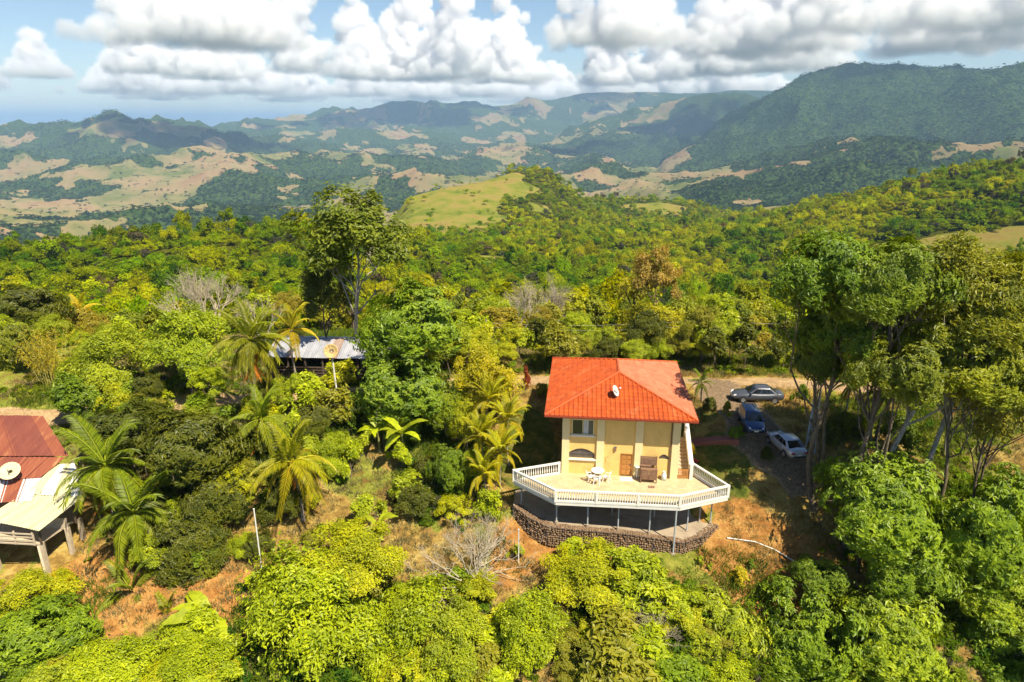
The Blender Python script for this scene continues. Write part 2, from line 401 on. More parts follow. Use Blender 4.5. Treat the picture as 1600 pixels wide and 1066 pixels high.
# ------------------------------------------------------------------ vegetation: builders
def unit(v): return v / np.maximum(np.linalg.norm(v, axis=-1, keepdims=True), 1e-9)
def leaves(pos, nrm, axis, size, width=0.45, fold=0.18, rngl=rng):
    """n folded leaf blades: base, two edges, tip -> two triangles each"""
    n = len(pos)
    side = unit(np.cross(axis, nrm)); nrm2 = np.cross(side, axis)
    L = size[:, None]; W = L * width * 0.5
    b = pos - axis * L * 0.35
    tip = pos + axis * L * 0.65 - nrm2 * L * 0.10
    mid = pos + axis * L * 0.05 + nrm2 * L * fold * 0.5
    l = mid + side * W; r = mid - side * W
    V = np.stack([b, l, tip, r], 1).reshape(-1, 3)
    k = np.arange(n)[:, None] * 4
    F = np.concatenate([k + [[0, 2, 1]], k + [[0, 3, 2]]], 1).reshape(-1, 3)
    return V, F
def crown_mesh(name, seed, n, leaf, lobes=12, sub=7, lobe_r=(0.34, 0.5), droop=0.35, flat=0.0, gap=0.0, width=0.45, cluster=0, hollow=0.55):
    R = np.random.default_rng(seed)
    L = []
    while len(L) < lobes:
        d = unit(R.normal(size=3)); rr = R.uniform(*lobe_r)
        if d[2] < -0.55: continue
        rr *= R.choice([0.62, 0.85, 1.0, 1.12]); k = (1.06 - rr) * (0.5 + 0.5 * R.random())
        p = d * k; p[2] *= (1 - flat * 0.5)
        if flat and p[2] < -0.3: continue
        if gap and any(np.linalg.norm(p - q[:3]) < gap for q in L): 
            if R.random() < 0.9: continue
        L.append((*p, rr))
    L = np.array(L)
    SB = []
    for l in L:
        for k in range(sub):
            d = unit(R.normal(size=3)); 
            if d[2] < -0.35: d[2] *= -0.6
            rr = l[3] * R.uniform(0.36, 0.58)
            SB.append((*(l[:3] + d * (l[3] - rr * 0.55)), rr, R.random()))
    SB = np.array(SB)
    w = SB[:, 3] ** 2; w /= w.sum()
    m = n if not cluster else n // cluster
    bi = R.choice(len(SB), m, p=w)
    d = unit(R.normal(size=(m, 3)) + [0, 0, 0.35])
    rr = SB[bi, 3] * (1 - hollow * R.random(m) ** 2)
    pos = SB[bi, :3] + d * rr[:, None]
    # uneven outline and holes: thin the blades out with a lumpy field, let a few shoots stick out
    ph = R.uniform(0, 6.28, (5, 3)); fq = unit(R.normal(size=(5, 3))) * R.uniform(5.5, 10.0, (5, 1))
    fld_ = sum(np.sin(pos @ fq[i] + ph[i, 0]) for i in range(5)) / 5
    kp_ = (fld_ + R.normal(0, 0.16, m) > -0.24)
    pos, bi, d = pos[kp_], bi[kp_], d[kp_]; m = len(pos)
    shoot = R.random(m) < 0.06
    pos = pos + d * (shoot * R.uniform(0.0, 0.13, m))[:, None] + np.array([0, 0, 1.0]) * (shoot * R.uniform(0, 0.08, m))[:, None]
    # drop blades buried inside other clumps
    keep = np.ones(m, bool)
    for s in range(0, m, 4000):
        q = pos[s:s + 4000]
        dd = np.linalg.norm(q[:, None, :] - SB[None, :, :3], axis=2) / SB[None, :, 3]
        keep[s:s + 4000] = (dd < 0.62).sum(1) <= 1
    pos = pos[keep]; bi = bi[keep]; d = d[keep]; m = len(pos)
    out_ = unit(pos - SB[bi, :3] * 0.65)
    tint = 0.45 * SB[bi, 4] + 0.25 * R.random(m) + 0.3 * R.random(m)
    if cluster:        # a whorl of blades at each twig end
        ang0 = R.random(m) * 6.283
        P_, N_, A_, T_ = [], [], [], []
        u = unit(np.cross(out_, unit(R.normal(size=(m, 3))))); v = np.cross(out_, u)
        for k in range(cluster):
            a = ang0 + k * 6.283 / cluster + R.normal(0, 0.25, m)
            ax = unit(u * np.cos(a)[:, None] + v * np.sin(a)[:, None] + out_ * 0.25 + np.array([0, 0, -droop]) + R.normal(0, 0.15, (m, 3)))
            P_.append(pos + ax * leaf * 0.45); A_.append(ax); N_.append(unit(out_ + [0, 0, 0.6] + R.normal(0, 0.2, (m, 3)))); T_.append(np.clip(tint + R.normal(0, 0.1, m), 0, 1))
        pos = np.concatenate(P_); ax = np.concatenate(A_); nn = np.concatenate(N_); tint = np.concatenate(T_)
    else:
        nn = unit(out_ + np.array([0, 0, 0.7]) + R.normal(0, 0.5, (m, 3)))
        ax = unit(np.cross(nn, unit(R.normal(size=(m, 3)))) + out_ * 0.4 + np.array([0, 0, -droop]))
    sz = leaf * R.choice([0.65, 0.9, 1.1, 1.5], len(pos)) * R.uniform(0.8, 1.2, len(pos))
    V, F = leaves(pos, nn, ax, sz, width)
    me = np_mesh(name, V, F)
    fattr(me, 'tint', np.repeat(np.clip(tint, 0, 1), 2), 'FACE')
    me.materials.append(m_leaf)
    return me, L
def tube(pts, radii, sides=7, cap=True):
    pts = np.asarray(pts, float); n = len(pts)
    tg = np.gradient(pts, axis=0); tg = unit(tg)
    ref = np.array([0.0, 0, 1]) if abs(tg[0][2]) < 0.9 else np.array([1.0, 0, 0])
    V = []
    for i in range(n):
        u = np.cross(tg[i], ref); u /= max(np.linalg.norm(u), 1e-9); v = np.cross(tg[i], u)
        for k in range(sides):
            a = 6.28318 * k / sides
            V.append(pts[i] + radii[i] * (math.cos(a) * u + math.sin(a) * v))
    F = []
    for i in range(n - 1):
        for k in range(sides):
            k2 = (k + 1) % sides
            F.append((i * sides + k, i * sides + k2, (i + 1) * sides + k2)); F.append((i * sides + k, (i + 1) * sides + k2, (i + 1) * sides + k))
    return np.array(V), np.array(F)
class Acc:
    def __init__(s): s.V = []; s.F = []; s.n = 0
    def add(s, V, F):
        s.V.append(np.asarray(V, float)); s.F.append(np.asarray(F) + s.n); s.n += len(V)
    def mesh(s, name, mat, smooth=True):
        me = np_mesh(name, np.concatenate(s.V), np.concatenate(s.F), smooth); me.materials.append(mat); return me
def branch_path(p0, p1, R, bend=0.12, n=6):
    p0 = np.asarray(p0, float); p1 = np.asarray(p1, float); L = np.linalg.norm(p1 - p0)
    t = np.linspace(0, 1, n)[:, None]
    off = R.normal(0, bend * L, 3); off2 = R.normal(0, bend * L * 0.5, 3)
    return p0 + (p1 - p0) * t + off * np.sin(t * 3.1416) + off2 * np.sin(t * 6.283)
CROWNS = {}
for nm, kw in {
    'whorl_a': dict(seed=1, n=36000, leaf=0.060, lobes=16, sub=9, droop=0.55, cluster=6, width=0.46, lobe_r=(0.30, 0.46)),
    'whorl_b': dict(seed=2, n=36000, leaf=0.060, lobes=14, sub=9, droop=0.55, cluster=6, width=0.46, lobe_r=(0.30, 0.46)),
    'fine_a': dict(seed=3, n=44000, leaf=0.046, lobes=16, sub=10, droop=0.15, lobe_r=(0.28, 0.44)),
    'fine_b': dict(seed=4, n=44000, leaf=0.046, lobes=18, sub=10, droop=0.15, lobe_r=(0.26, 0.44)),
    'open_a': dict(seed=5, n=20000, leaf=0.062, lobes=20, sub=8, droop=0.3, lobe_r=(0.22, 0.36), gap=0.27, hollow=0.8),
    'open_b': dict(seed=6, n=20000, leaf=0.062, lobes=18, sub=8, droop=0.3, lobe_r=(0.22, 0.38), gap=0.28, hollow=0.8),
    'dark_a': dict(seed=7, n=32000, leaf=0.056, lobes=15, sub=9, droop=0.35, cluster=5, width=0.4, lobe_r=(0.26, 0.42)),
    'shrub_a': dict(seed=8, n=4600, leaf=0.14, lobes=9, sub=6, droop=0.2, lobe_r=(0.32, 0.5)),
    'shrub_b': dict(seed=9, n=4600, leaf=0.14, lobes=7, sub=6, droop=0.2, lobe_r=(0.32, 0.52)),
    'small_a': dict(seed=10, n=900, leaf=0.26, lobes=6, sub=4, droop=0.1, lobe_r=(0.35, 0.55)),
}.items():
    CROWNS[nm] = crown_mesh('crown_' + nm, **kw)

def at(px, py, D):
    x = (px - 800) / 1067.0; y = (533 - py) / 1067.0
    c, s = math.cos(_PITCH), math.sin(_PITCH)
    d = np.array([x, c + y * s, -s + y * c]); t = D / d[1]
    return np.array([0, 0, 27.0]) + d * t
def mesh_trunk(R, base, crown_c, a, b, lobes, rot, r0, lean=None, mat=None, limbs=7, sink=0.4):
    """trunk and main limbs, in the tree's own frame (origin at the base)"""
    acc = Acc()
    top = np.array(crown_c, float) + [0, 0, b * 0.15]
    p = branch_path((0, 0, -sink), top, R, 0.04, 9)
    h = np.linalg.norm(top)
    rads = np.interp(np.linspace(0, 1, 9), [0, 0.08, 1], [r0 * 1.45, r0, r0 * 0.35])
    acc.add(*tube(p, rads, 8))
    cz, sz = math.cos(rot), math.sin(rot)
    order = R.permutation(len(lobes))[:limbs]
    for k in order:
        l = lobes[k]; x, y = l[0] * cz - l[1] * sz, l[0] * sz + l[1] * cz
        tip = np.array(crown_c) + [x * a, y * a, l[2] * b]
        t = R.uniform(0.5, 0.92); i = int(t * 8)
        st = p[i]
        if st[2] > tip[2] + 0.5: st = p[max(3, i - 3)]
        bp = branch_path(st, tip, R, 0.10, 6)
        rr = rads[i] * 0.6
        acc.add(*tube(bp, np.linspace(rr, rr * 0.25, 6), 6))
        for q in range(2):
            tip2 = tip + R.normal(0, l[3] * 0.55, 3) * [a, a, b]
            acc.add(*tube(branch_path(bp[3], tip2, R, 0.10, 5), np.linspace(rr * 0.5, rr * 0.1, 5), 5))
    return acc.mesh('trunk', mat or m_bark)
TREE_N = [0]
def tree(name, label, crown, box, D, col, cat='tree', group=None, r0=None, bark=None, lean=(0, 0), limbs=7, sub=None, squash=None):
    """a tree or shrub standing at distance D whose crown fills the surveyed box; trunk and limbs reach the ground"""
    TREE_N[0] += 1
    R = np.random.default_rng(500 + TREE_N[0])
    x0, y0, x1, y1 = box
    if cat in ('shrub', 'bush'):          # low growth sits on the ground: settle the distance where the sight line meets the slope
        Ds = np.arange(D - 9, D + 9, 0.4); Q = np.array([at((x0 + x1) / 2, (y0 + y1) / 2, D_) for D_ in Ds])
        D = float(Ds[np.argmin(np.abs(Q[:, 2] - ground(Q[:, 0], Q[:, 1]) - 0.55 * (y1 - y0) / 2 * Ds * 1.08 / 1067.0))])
    C = at((x0 + x1) / 2, (y0 + y1) / 2, D)
    depth = C[1] * math.cos(_PITCH) - (C[2] - 27) * math.sin(_PITCH)
    a = (x1 - x0) / 2 * depth / 1067.0 * 1.03
    ah = (y1 - y0) / 2 * depth / 1067.0 * 1.03
    e = math.atan2(27 - C[2], math.hypot(C[0], C[1]))
    b = math.sqrt(max(ah * ah - (a * math.sin(e)) ** 2, (0.45 * a) ** 2)) / math.cos(e)
    if squash: b *= squash
    bx, by = C[0] + lean[0], C[1] + lean[1]
    g = gz(bx, by)
    if cat in ('shrub', 'bush', 'bamboo') or name == 'scrub_tree': b = max(b, 0.62 * a)
    else: b = max(b, 0.66 * a)
    root = bpy.data.objects.new(name, None); COL.objects.link(root)
    root.empty_display_size = 0.2
    root.location = (bx, by, g)
    me, lobes = CROWNS[crown]
    rot = R.uniform(0, 6.28)
    cl = C - np.array([bx, by, g])
    cr = link('crown', me, root); cr.location = cl; cr.rotation_euler = (0, 0, rot); cr.scale = (a, a, b)
    cr.color = (*col, 1)
    if cl[2] > -0.5:
        tm_ = mesh_trunk(R, None, cl, a, b, lobes, rot, r0 or max(0.04, 0.045 * a + 0.012 * cl[2]), mat=bark, limbs=limbs)
        link('trunk', tm_, root)
    tag(root, label, cat, group)
    TREES.append((name, round(float(cl[2]), 1), round(a, 1), round(b, 1), round(float(g), 1), label))
    return root
TREES = []
# ------------------------------------------------------------------ woodland
def scatter(name, pts, rot, scl, idx, protos, label, cat):
    me = bpy.data.meshes.new(name); n = len(pts)
    me.vertices.add(n); me.vertices.foreach_set('co', np.asarray(pts, np.float32).ravel()); me.update()
    at_ = me.attributes.new('rot', 'FLOAT_VECTOR', 'POINT'); at_.data.foreach_set('vector', np.asarray(rot, np.float32).ravel())
    at_ = me.attributes.new('scl', 'FLOAT_VECTOR', 'POINT'); at_.data.foreach_set('vector', np.asarray(scl, np.float32).ravel())
    at_ = me.attributes.new('idx', 'INT', 'POINT'); at_.data.foreach_set('value', np.asarray(idx, np.int32))
    col = bpy.data.collections.new(name + '_kinds')
    for i, p in enumerate(protos):
        o = bpy.data.objects.new('%s_kind_%02d' % (name, i), p); col.objects.link(o)
    g = bpy.data.node_groups.new(name, 'GeometryNodeTree')
    g.interface.new_socket('Geometry', in_out='INPUT', socket_type='NodeSocketGeometry')
    g.interface.new_socket('Geometry', in_out='OUTPUT', socket_type='NodeSocketGeometry')
    q = NT(g); gi = q.n('NodeGroupInput'); go = q.n('NodeGroupOutput')
    ci = q.n('GeometryNodeCollectionInfo', {'Collection': col, 'Separate Children': True, 'Reset Children': True})
    na = lambda nm, ty: [s for s in q.n('GeometryNodeInputNamedAttribute', {'Name': nm}, data_type=ty).outputs if s.enabled][0]
    ip = q.n('GeometryNodeInstanceOnPoints', {'Points': gi.outputs[0], 'Instance': ci.outputs[0], 'Pick Instance': True, 'Instance Index': na('idx', 'INT'), 'Scale': na('scl', 'FLOAT_VECTOR')})
    er = q.n('FunctionNodeEulerToRotation', {0: na('rot', 'FLOAT_VECTOR')})
    g.links.new(er.outputs[0], ip.inputs['Rotation'])
    g.links.new(ip.outputs[0], go.inputs[0])
    o = link(name, me); md = o.modifiers.new('scatter', 'NODES'); md.node_group = g
    return tag(o, label, cat, kind='stuff')
def dome_mesh(name, seed, n, leaf, lobes, sub, trunk=True, lr=(0.24, 0.4)):
    me, L = crown_mesh(name, seed, n, leaf, lobes=lobes, sub=sub, droop=0.1, flat=0.9, lobe_r=lr, width=0.7, hollow=0.45)
    V = np.empty(len(me.vertices) * 3, np.float32); me.vertices.foreach_get('co', V); V = V.reshape(-1, 3)
    V[:, 2] = V[:, 2] * 0.85 + 1.05
    me.vertices.foreach_set('co', V.ravel()); me.materials.clear(); me.materials.append(m_wood_leaf); me.update()
    return me, L
DOMES = [dome_mesh('woodland_crown', 60 + i, 2000, 0.11, 9 + 2 * (i % 4), 6, lr=((0.2, 0.5), (0.16, 0.3), (0.3, 0.5), (0.2, 0.36))[i % 4])[0] for i in range(8)]
m_far_leaf = leaf_mat('far_foliage', False, (0.075, 0.105, 0.018), 0.2, 0.3)
FAR = [dome_mesh('far_crown', 80 + i, 240, 0.36, 7, 4)[0] for i in range(3)]
for f_ in FAR: f_.materials.clear(); f_.materials.append(m_far_leaf)
Rf = np.random.default_rng(31)
NW = 42000
u = Rf.random(NW); r = np.sqrt(100 ** 2 + u * (1420 ** 2 - 100 ** 2)); a = np.radians(Rf.uniform(-47, 47, NW))
r = np.concatenate([r, np.sqrt(100 ** 2 + Rf.random(6500) * (330 ** 2 - 100 ** 2)), np.sqrt(300 ** 2 + Rf.random(16000) * (800 ** 2 - 300 ** 2))]); a = np.concatenate([a, np.radians(Rf.uniform(-44, 44, 22500))])
wx = r * np.sin(a); wy = r * np.cos(a)
pz = pasture(wx, wy)
keep = ((pz + (Rf.random(len(r)) - 0.5) * 0.25 < 0.5) | (Rf.random(len(r)) < 0.03)) & (wy > 98)
wx, wy, r = wx[keep], wy[keep], r[keep]
wz = ground(wx, wy)
patch = fbm(wx / 70, wy / 70, 3, 55)
sc = np.clip(Rf.lognormal(1.18, 0.30, len(wx)), 1.5, 7.0) * np.where(r < 200, 0.72, np.where(r < 300, 0.85, 1.0)) * (0.7 + 0.6 * patch)
hz = sc * Rf.choice([0.75, 1.0, 1.25, 1.7], len(wx), p=[.3, .35, .25, .1]) * Rf.uniform(0.85, 1.15, len(wx))
# the nearest, biggest-looking ones are single trees; the rest is one mass
inview = np.abs(np.degrees(np.arctan2(wx, wy))) < 38.5
order = np.argsort(np.where(inview, r, 1e9))[:190]
solo = np.zeros(len(wx), bool); solo[order] = True
GREENS = [(0.17, 0.22, 0.010), (0.14, 0.20, 0.012), (0.23, 0.27, 0.010), (0.11, 0.16, 0.012), (0.21, 0.23, 0.015), (0.15, 0.19, 0.02)]
dm_leaf = []
for d_ in DOMES:
    c_ = d_.copy(); c_.materials.clear(); c_.materials.append(m_leaf); dm_leaf.append(c_)
ac = Acc(); ac.add(*tube([(0, 0, -0.3), (0.03, 0.02, 0.4), (-0.02, 0.05, 1.1)], [0.07, 0.05, 0.03], 6)); 
for k in range(4): ac.add(*tube([(0, 0.02, 0.55), (0.25 * math.cos(k * 1.6), 0.25 * math.sin(k * 1.6), 0.85), (0.5 * math.cos(k * 1.6), 0.5 * math.sin(k * 1.6), 1.15)], [0.035, 0.025, 0.01], 5))
trunk_me = ac.mesh('trunk', m_bark)
for k in order:
    root = bpy.data.objects.new('forest_tree', None); COL.objects.link(root); root.location = (wx[k], wy[k], wz[k] - 0.2)
    c_ = link('crown', dm_leaf[Rf.integers(8)], root); c_.scale = (sc[k], sc[k], hz[k]); c_.rotation_euler = (0, 0, Rf.uniform(0, 6.28)); c_.color = (*GREENS[Rf.choice(6, p=[.3, .2, .2, .1, .1, .1])], 1)
    t_ = link('trunk', trunk_me, root); t_.scale = (sc[k], sc[k], hz[k])
    tag(root, 'rounded tree of the near edge of the forest slope beyond the road', 'tree', 'trees at the near edge of the forest')
ns = ~solo
n_ = int(ns.sum())
scatter('woodland', np.stack([wx[ns], wy[ns], wz[ns] - 0.3], 1), np.stack([np.zeros(n_), np.zeros(n_), Rf.uniform(0, 6.28, n_)], 1),
        np.stack([sc[ns], sc[ns], hz[ns]], 1), Rf.integers(0, 8, n_), DOMES, 'yellow green forest canopy covering the slopes beyond the road', 'forest')
# far woods and field trees
NF = 110000
lr_ = Rf.random(NF); r = 1420 * (7800 / 1420.0) ** lr_; a = np.radians(Rf.uniform(-40, 40, NF))
fx = r * np.sin(a); fy = r * np.cos(a); pz = pasture(fx, fy)
keep = (pz < 0.5) | (Rf.random(NF) < 0.035)
fx, fy, r = fx[keep], fy[keep], r[keep]; n_ = len(fx)
fs = Rf.uniform(3.5, 8.0, n_) * np.interp(r, [1400, 3000, 7800], [0.85, 1.0, 1.5])
scatter('woodland', np.stack([fx, fy, ground(fx, fy) - 1.0], 1), np.stack([np.zeros(n_), np.zeros(n_), Rf.uniform(0, 6.28, n_)], 1),
        np.stack([fs, fs, fs * 0.9], 1), Rf.integers(0, 3, n_), FAR, 'distant woods and hedgerow trees scattered over the valley hills', 'forest')
# ------------------------------------------------------------------ building helpers
def atz(px, py, z):
    x = (px - 800) / 1067.0; y = (533 - py) / 1067.0
    c, s = math.cos(_PITCH), math.sin(_PITCH)
    d = np.array([x, c + y * s, -s + y * c]); return d * ((z - 27) / d[2]) + np.array([0, 0, 27.0])
_BF = np.array([(0, 2, 1), (0, 3, 2), (4, 5, 6), (4, 6, 7), (0, 1, 5), (0, 5, 4), (1, 2, 6), (1, 6, 5), (2, 3, 7), (2, 7, 6), (3, 0, 4), (3, 4, 7)])
def box(x0, y0, z0, x1, y1, z1):
    return np.array([(x0, y0, z0), (x1, y0, z0), (x1, y1, z0), (x0, y1, z0), (x0, y0, z1), (x1, y0, z1), (x1, y1, z1), (x0, y1, z1)], float), _BF
def beam(p, q, w, h, up=(0, 0, 1)):
    p = np.array(p, float); q = np.array(q, float); t = unit(q - p); s = np.cross(t, up)
    if np.linalg.norm(s) < 1e-6: s = np.array([1.0, 0, 0])
    s = unit(s); u_ = np.cross(s, t); V = []
    for e in (p, q):
        for a_, b_ in ((-1, -1), (1, -1), (1, 1), (-1, 1)): V.append(e + s * a_ * w / 2 + u_ * b_ * h / 2)
    V = np.array(V); return V, np.array([(0, 1, 2), (0, 2, 3), (4, 6, 5), (4, 7, 6), (0, 4, 5), (0, 5, 1), (1, 5, 6), (1, 6, 2), (2, 6, 7), (2, 7, 3), (3, 7, 4), (3, 4, 0)])
def lathe(prof, sides=10, c=(0, 0, 0)):
    V = []; F = []
    for r_, z_ in prof:
        for k in range(sides):
            a_ = 6.28318 * k / sides; V.append((c[0] + r_ * math.cos(a_), c[1] + r_ * math.sin(a_), c[2] + z_))
    for i in range(len(prof) - 1):
        for k in range(sides):
            k2 = (k + 1) % sides; a0, a1, b0, b1 = i * sides + k, i * sides + k2, (i + 1) * sides + k, (i + 1) * sides + k2
            F += [(a0, a1, b1), (a0, b1, b0)]
    return np.array(V), np.array(F)
def prism(poly, z0, z1):
    """extruded simple (fan-able) polygon; z0/z1 numbers or lists"""
    n = len(poly); z0 = [z0] * n if np.isscalar(z0) else z0; z1 = [z1] * n if np.isscalar(z1) else z1
    V = [(p[0], p[1], z) for p, z in zip(poly, z0)] + [(p[0], p[1], z) for p, z in zip(poly, z1)]
    F = []
    for i in range(1, n - 1): F += [(0, i + 1, i), (n, n + i, n + i + 1)]
    for i in range(n):
        j = (i + 1) % n; F += [(i, j, n + j), (i, n + j, n + i)]
    return np.array(V, float), np.array(F)
def mk(name, shapes, mat, parent=None, smooth=False):
    a_ = Acc()
    for V, F in shapes: a_.add(V, F)
    return link(name, a_.mesh(name, mat, smooth), parent)
def empty(name, loc, rz=0.0, label=None, cat=None, group=None):
    o = bpy.data.objects.new(name, None); COL.objects.link(o); o.empty_display_size = 0.2
    o.location = loc; o.rotation_euler = (0, 0, rz)
    return tag(o, label, cat, group)
def paint(name, col, rough=0.6, var=0.12, scale=3.0, dirt=None, spec=0.3, metal=0.0, bump=0.0, stretch=(1, 1, 1)):
    m, nt, out = newmat(name)
    tc = nt.n('ShaderNodeTexCoord').outputs['Object']
    mp = nt.n('ShaderNodeMapping', {0: tc, 'Scale': stretch}).outputs[0]
    n = nt.noise(mp, scale, 6, 0.65)
    f = nt.mr(n, 0.3, 0.7, 1 - var, 1 + var)
    c = nt.mix(1.0, (*col, 1), nt.n('ShaderNodeCombineXYZ', {0: f, 1: f, 2: f}).outputs[0], 'MULTIPLY')
    if dirt:
        d = nt.mr(nt.noise(mp, scale * 0.45, 8, 0.75), dirt[1], dirt[1] + 0.16)
        c = nt.mix(nt.math('MULTIPLY', d, dirt[2] if len(dirt) > 2 else 0.8), c, (*dirt[0], 1))
    b = nt.n('ShaderNodeBsdfPrincipled', {'Base Color': c, 'Roughness': rough, 'Metallic': metal, 'Specular IOR Level': spec})
    if bump:
        bp = nt.n('ShaderNodeBump', {'Strength': 0.6, 'Distance': bump, 'Height': nt.noise(mp, scale * 6, 4, 0.6)}); nt.t.links.new(bp.outputs[0], b.inputs['Normal'])
    nt.t.links.new(b.outputs[0], out.inputs[0]); return m
def glass_dark(name, col=(0.015, 0.02, 0.025)):
    m, nt, out = newmat(name)
    b = nt.n('ShaderNodeBsdfPrincipled', {'Base Color': (*col, 1), 'Roughness': 0.04, 'Specular IOR Level': 0.9}); nt.t.links.new(b.outputs[0], out.inputs[0]); return m
M_wall = paint('wall_yellow_stucco', (0.76, 0.51, 0.17), 0.85, 0.10, 1.3, ((0.42, 0.25, 0.10), 0.55, 0.4), bump=0.01, stretch=(0.8, 0.8, 0.5))
M_cream = paint('pilaster_cream_stucco', (0.78, 0.63, 0.34), 0.85, 0.06, 1.5, ((0.48, 0.33, 0.15), 0.63, 0.5), bump=0.008)
M_white = paint('white_paint', (0.72, 0.69, 0.63), 0.55, 0.07, 2.0, ((0.50, 0.43, 0.33), 0.66, 0.55))
def tile_paint(name, col, dark, pale):
    # each tile fired or weathered a little differently, with grimy runs and bleached patches
    m, nt, out = newmat(name)
    tc = nt.n('ShaderNodeTexCoord').outputs['Object']
    cell = nt.n('ShaderNodeVectorMath', {0: nt.n('ShaderNodeVectorMath', {0: tc, 1: (2.78, 2.45, 0.0)}, operation='MULTIPLY').outputs[0]}, operation='FLOOR').outputs[0]
    wv = nt.n('ShaderNodeTexWhiteNoise', {'Vector': cell}, noise_dimensions='2D').outputs['Value']
    c = nt.mix(nt.math('MULTIPLY', wv, 0.55), (*col, 1), (*dark, 1))
    c = nt.mix(nt.mr(nt.noise(tc, 0.55, 7, 0.72), 0.50, 0.72, 0, 0.75), c, (*dark, 1))
    c = nt.mix(nt.mr(nt.noise(nt.n('ShaderNodeVectorMath', {0: tc, 1: (7.3, 1.1, 4.0)}, operation='ADD').outputs[0], 0.8, 7, 0.75), 0.54, 0.72, 0, 0.6), c, (*pale, 1))
    b = nt.n('ShaderNodeBsdfPrincipled', {'Base Color': c, 'Roughness': 0.7, 'Specular IOR Level': 0.2}); nt.t.links.new(b.outputs[0], out.inputs[0]); return m
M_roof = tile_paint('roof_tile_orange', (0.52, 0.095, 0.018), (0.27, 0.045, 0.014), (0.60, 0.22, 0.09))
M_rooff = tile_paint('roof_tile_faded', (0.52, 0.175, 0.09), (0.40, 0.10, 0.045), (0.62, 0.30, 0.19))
M_ridge = paint('ridge_cap_red', (0.50, 0.09, 0.02), 0.55, 0.14, 2.0, ((0.58, 0.26, 0.14), 0.58, 0.6))
M_fascia = paint('fascia_dark_red', (0.26, 0.045, 0.02), 0.6, 0.1, 2.0)
M_soffit = paint('soffit_wood', (0.30, 0.19, 0.09), 0.7, 0.12, 3.0)
M_door = paint('door_varnished_wood', (0.45, 0.20, 0.05), 0.45, 0.25, 4.0, stretch=(6, 6, 0.6))
M_woodbrown = paint('wood_weathered_brown', (0.23, 0.13, 0.08), 0.75, 0.3, 5.0, ((0.36, 0.26, 0.18), 0.55, 0.6))
M_wooddark = paint('wood_old_dark', (0.10, 0.07, 0.05), 0.85, 0.35, 4.0, ((0.24, 0.20, 0.16), 0.56, 0.7))
M_woodpale = paint('wood_pale_boards', (0.52, 0.42, 0.30), 0.8, 0.2, 3.0, ((0.30, 0.22, 0.14), 0.55, 0.6))
M_glass = glass_dark('window_glass')
M_curtain = paint('curtain_white', (0.70, 0.70, 0.72), 0.9, 0.2, 12.0, stretch=(1, 1, 0.02))
M_iron = paint('iron_grey', (0.16, 0.16, 0.17), 0.5, 0.15, 4.0, metal=0.4)
M_steel = paint('steel_grey_paint', (0.42, 0.44, 0.46), 0.45, 0.12, 3.0, ((0.28, 0.20, 0.14), 0.64, 0.6))
M_conc = paint('concrete_grey', (0.34, 0.27, 0.19), 0.9, 0.2, 1.2, ((0.22, 0.17, 0.12), 0.54, 0.7), bump=0.02)
M_plastic = paint('white_plastic', (0.82, 0.82, 0.80), 0.35, 0.04, 3.0)
M_stone = paint('gabion_stone', (0.19, 0.12, 0.07), 0.9, 0.45, 5.0, ((0.33, 0.23, 0.14), 0.52, 0.75), bump=0.02)
M_black = paint('rubber_black', (0.02, 0.02, 0.022), 0.7, 0.1, 4.0)
# terrace floor: cream tiles with recessed joints
M_tile, nt, out = newmat('terrace_tile')
tc = nt.n('ShaderNodeTexCoord').outputs['Object']
br = nt.n('ShaderNodeTexBrick', {'Vector': tc, 'Color1': (0.60, 0.48, 0.29, 1), 'Color2': (0.50, 0.39, 0.23, 1), 'Mortar': (0.42, 0.33, 0.21, 1), 'Scale': 1.0, 'Mortar Size': 0.008, 'Brick Width': 0.4, 'Row Height': 0.4, 'Mortar Smooth': 0.2}, offset=0.0)
st = nt.mr(nt.noise(tc, 0.8, 6, 0.7), 0.35, 0.7, 1.06, 0.86)
cc = nt.mix(1.0, br.outputs[0], nt.n('ShaderNodeCombineXYZ', {0: st, 1: st, 2: st}).outputs[0], 'MULTIPLY')
b_ = nt.n('ShaderNodeBsdfPrincipled', {'Base Color': cc, 'Roughness': 0.5, 'Specular IOR Level': 0.3})
bp = nt.n('ShaderNodeBump', {'Strength': 0.4, 'Distance': 0.006, 'Height': br.outputs[1]}, invert=True); nt.t.links.new(bp.outputs[0], b_.inputs['Normal'])
nt.t.links.new(b_.outputs[0], out.inputs[0])

# ------------------------------------------------------------------ the yellow house
HY = rad(-6.0)
house = empty('house', (4.0, 49.3, 0), HY, 'yellow two storey house with orange hipped tile roof above a white terrace', 'house')
W, DP, WT = 9.1, 11.1, 5.62
def wall_with_holes(x0, x1, z0, z1, holes, y, t=0.22):
    """front wall slab (facing -y) with rectangular openings"""
    xs = sorted({x0, x1, *[h[0] for h in holes], *[h[1] for h in holes]}); zs = sorted({z0, z1, *[h[2] for h in holes], *[h[3] for h in holes]})
    sh = []
    for xa, xb in zip(xs[:-1], xs[1:]):
        for za, zb in zip(zs[:-1], zs[1:]):
            mx, mz = (xa + xb) / 2, (za + zb) / 2
            if any(h[0] < mx < h[1] and h[2] < mz < h[3] for h in holes): continue
            sh.append(box(xa, y, za, xb, y + t, zb))
    return sh
UPW = (0.78, 2.42, 3.45, 4.78); ARW = (0.5, 2.6, 1.38, 2.25); DRW = (4.62, 5.62, 0.0, 1.98); SMW = (7.62, 8.42, 1.62, 2.06)
sh = wall_with_holes(0.0, W, -2.75, WT, [UPW, ARW, DRW, SMW], 0.0)
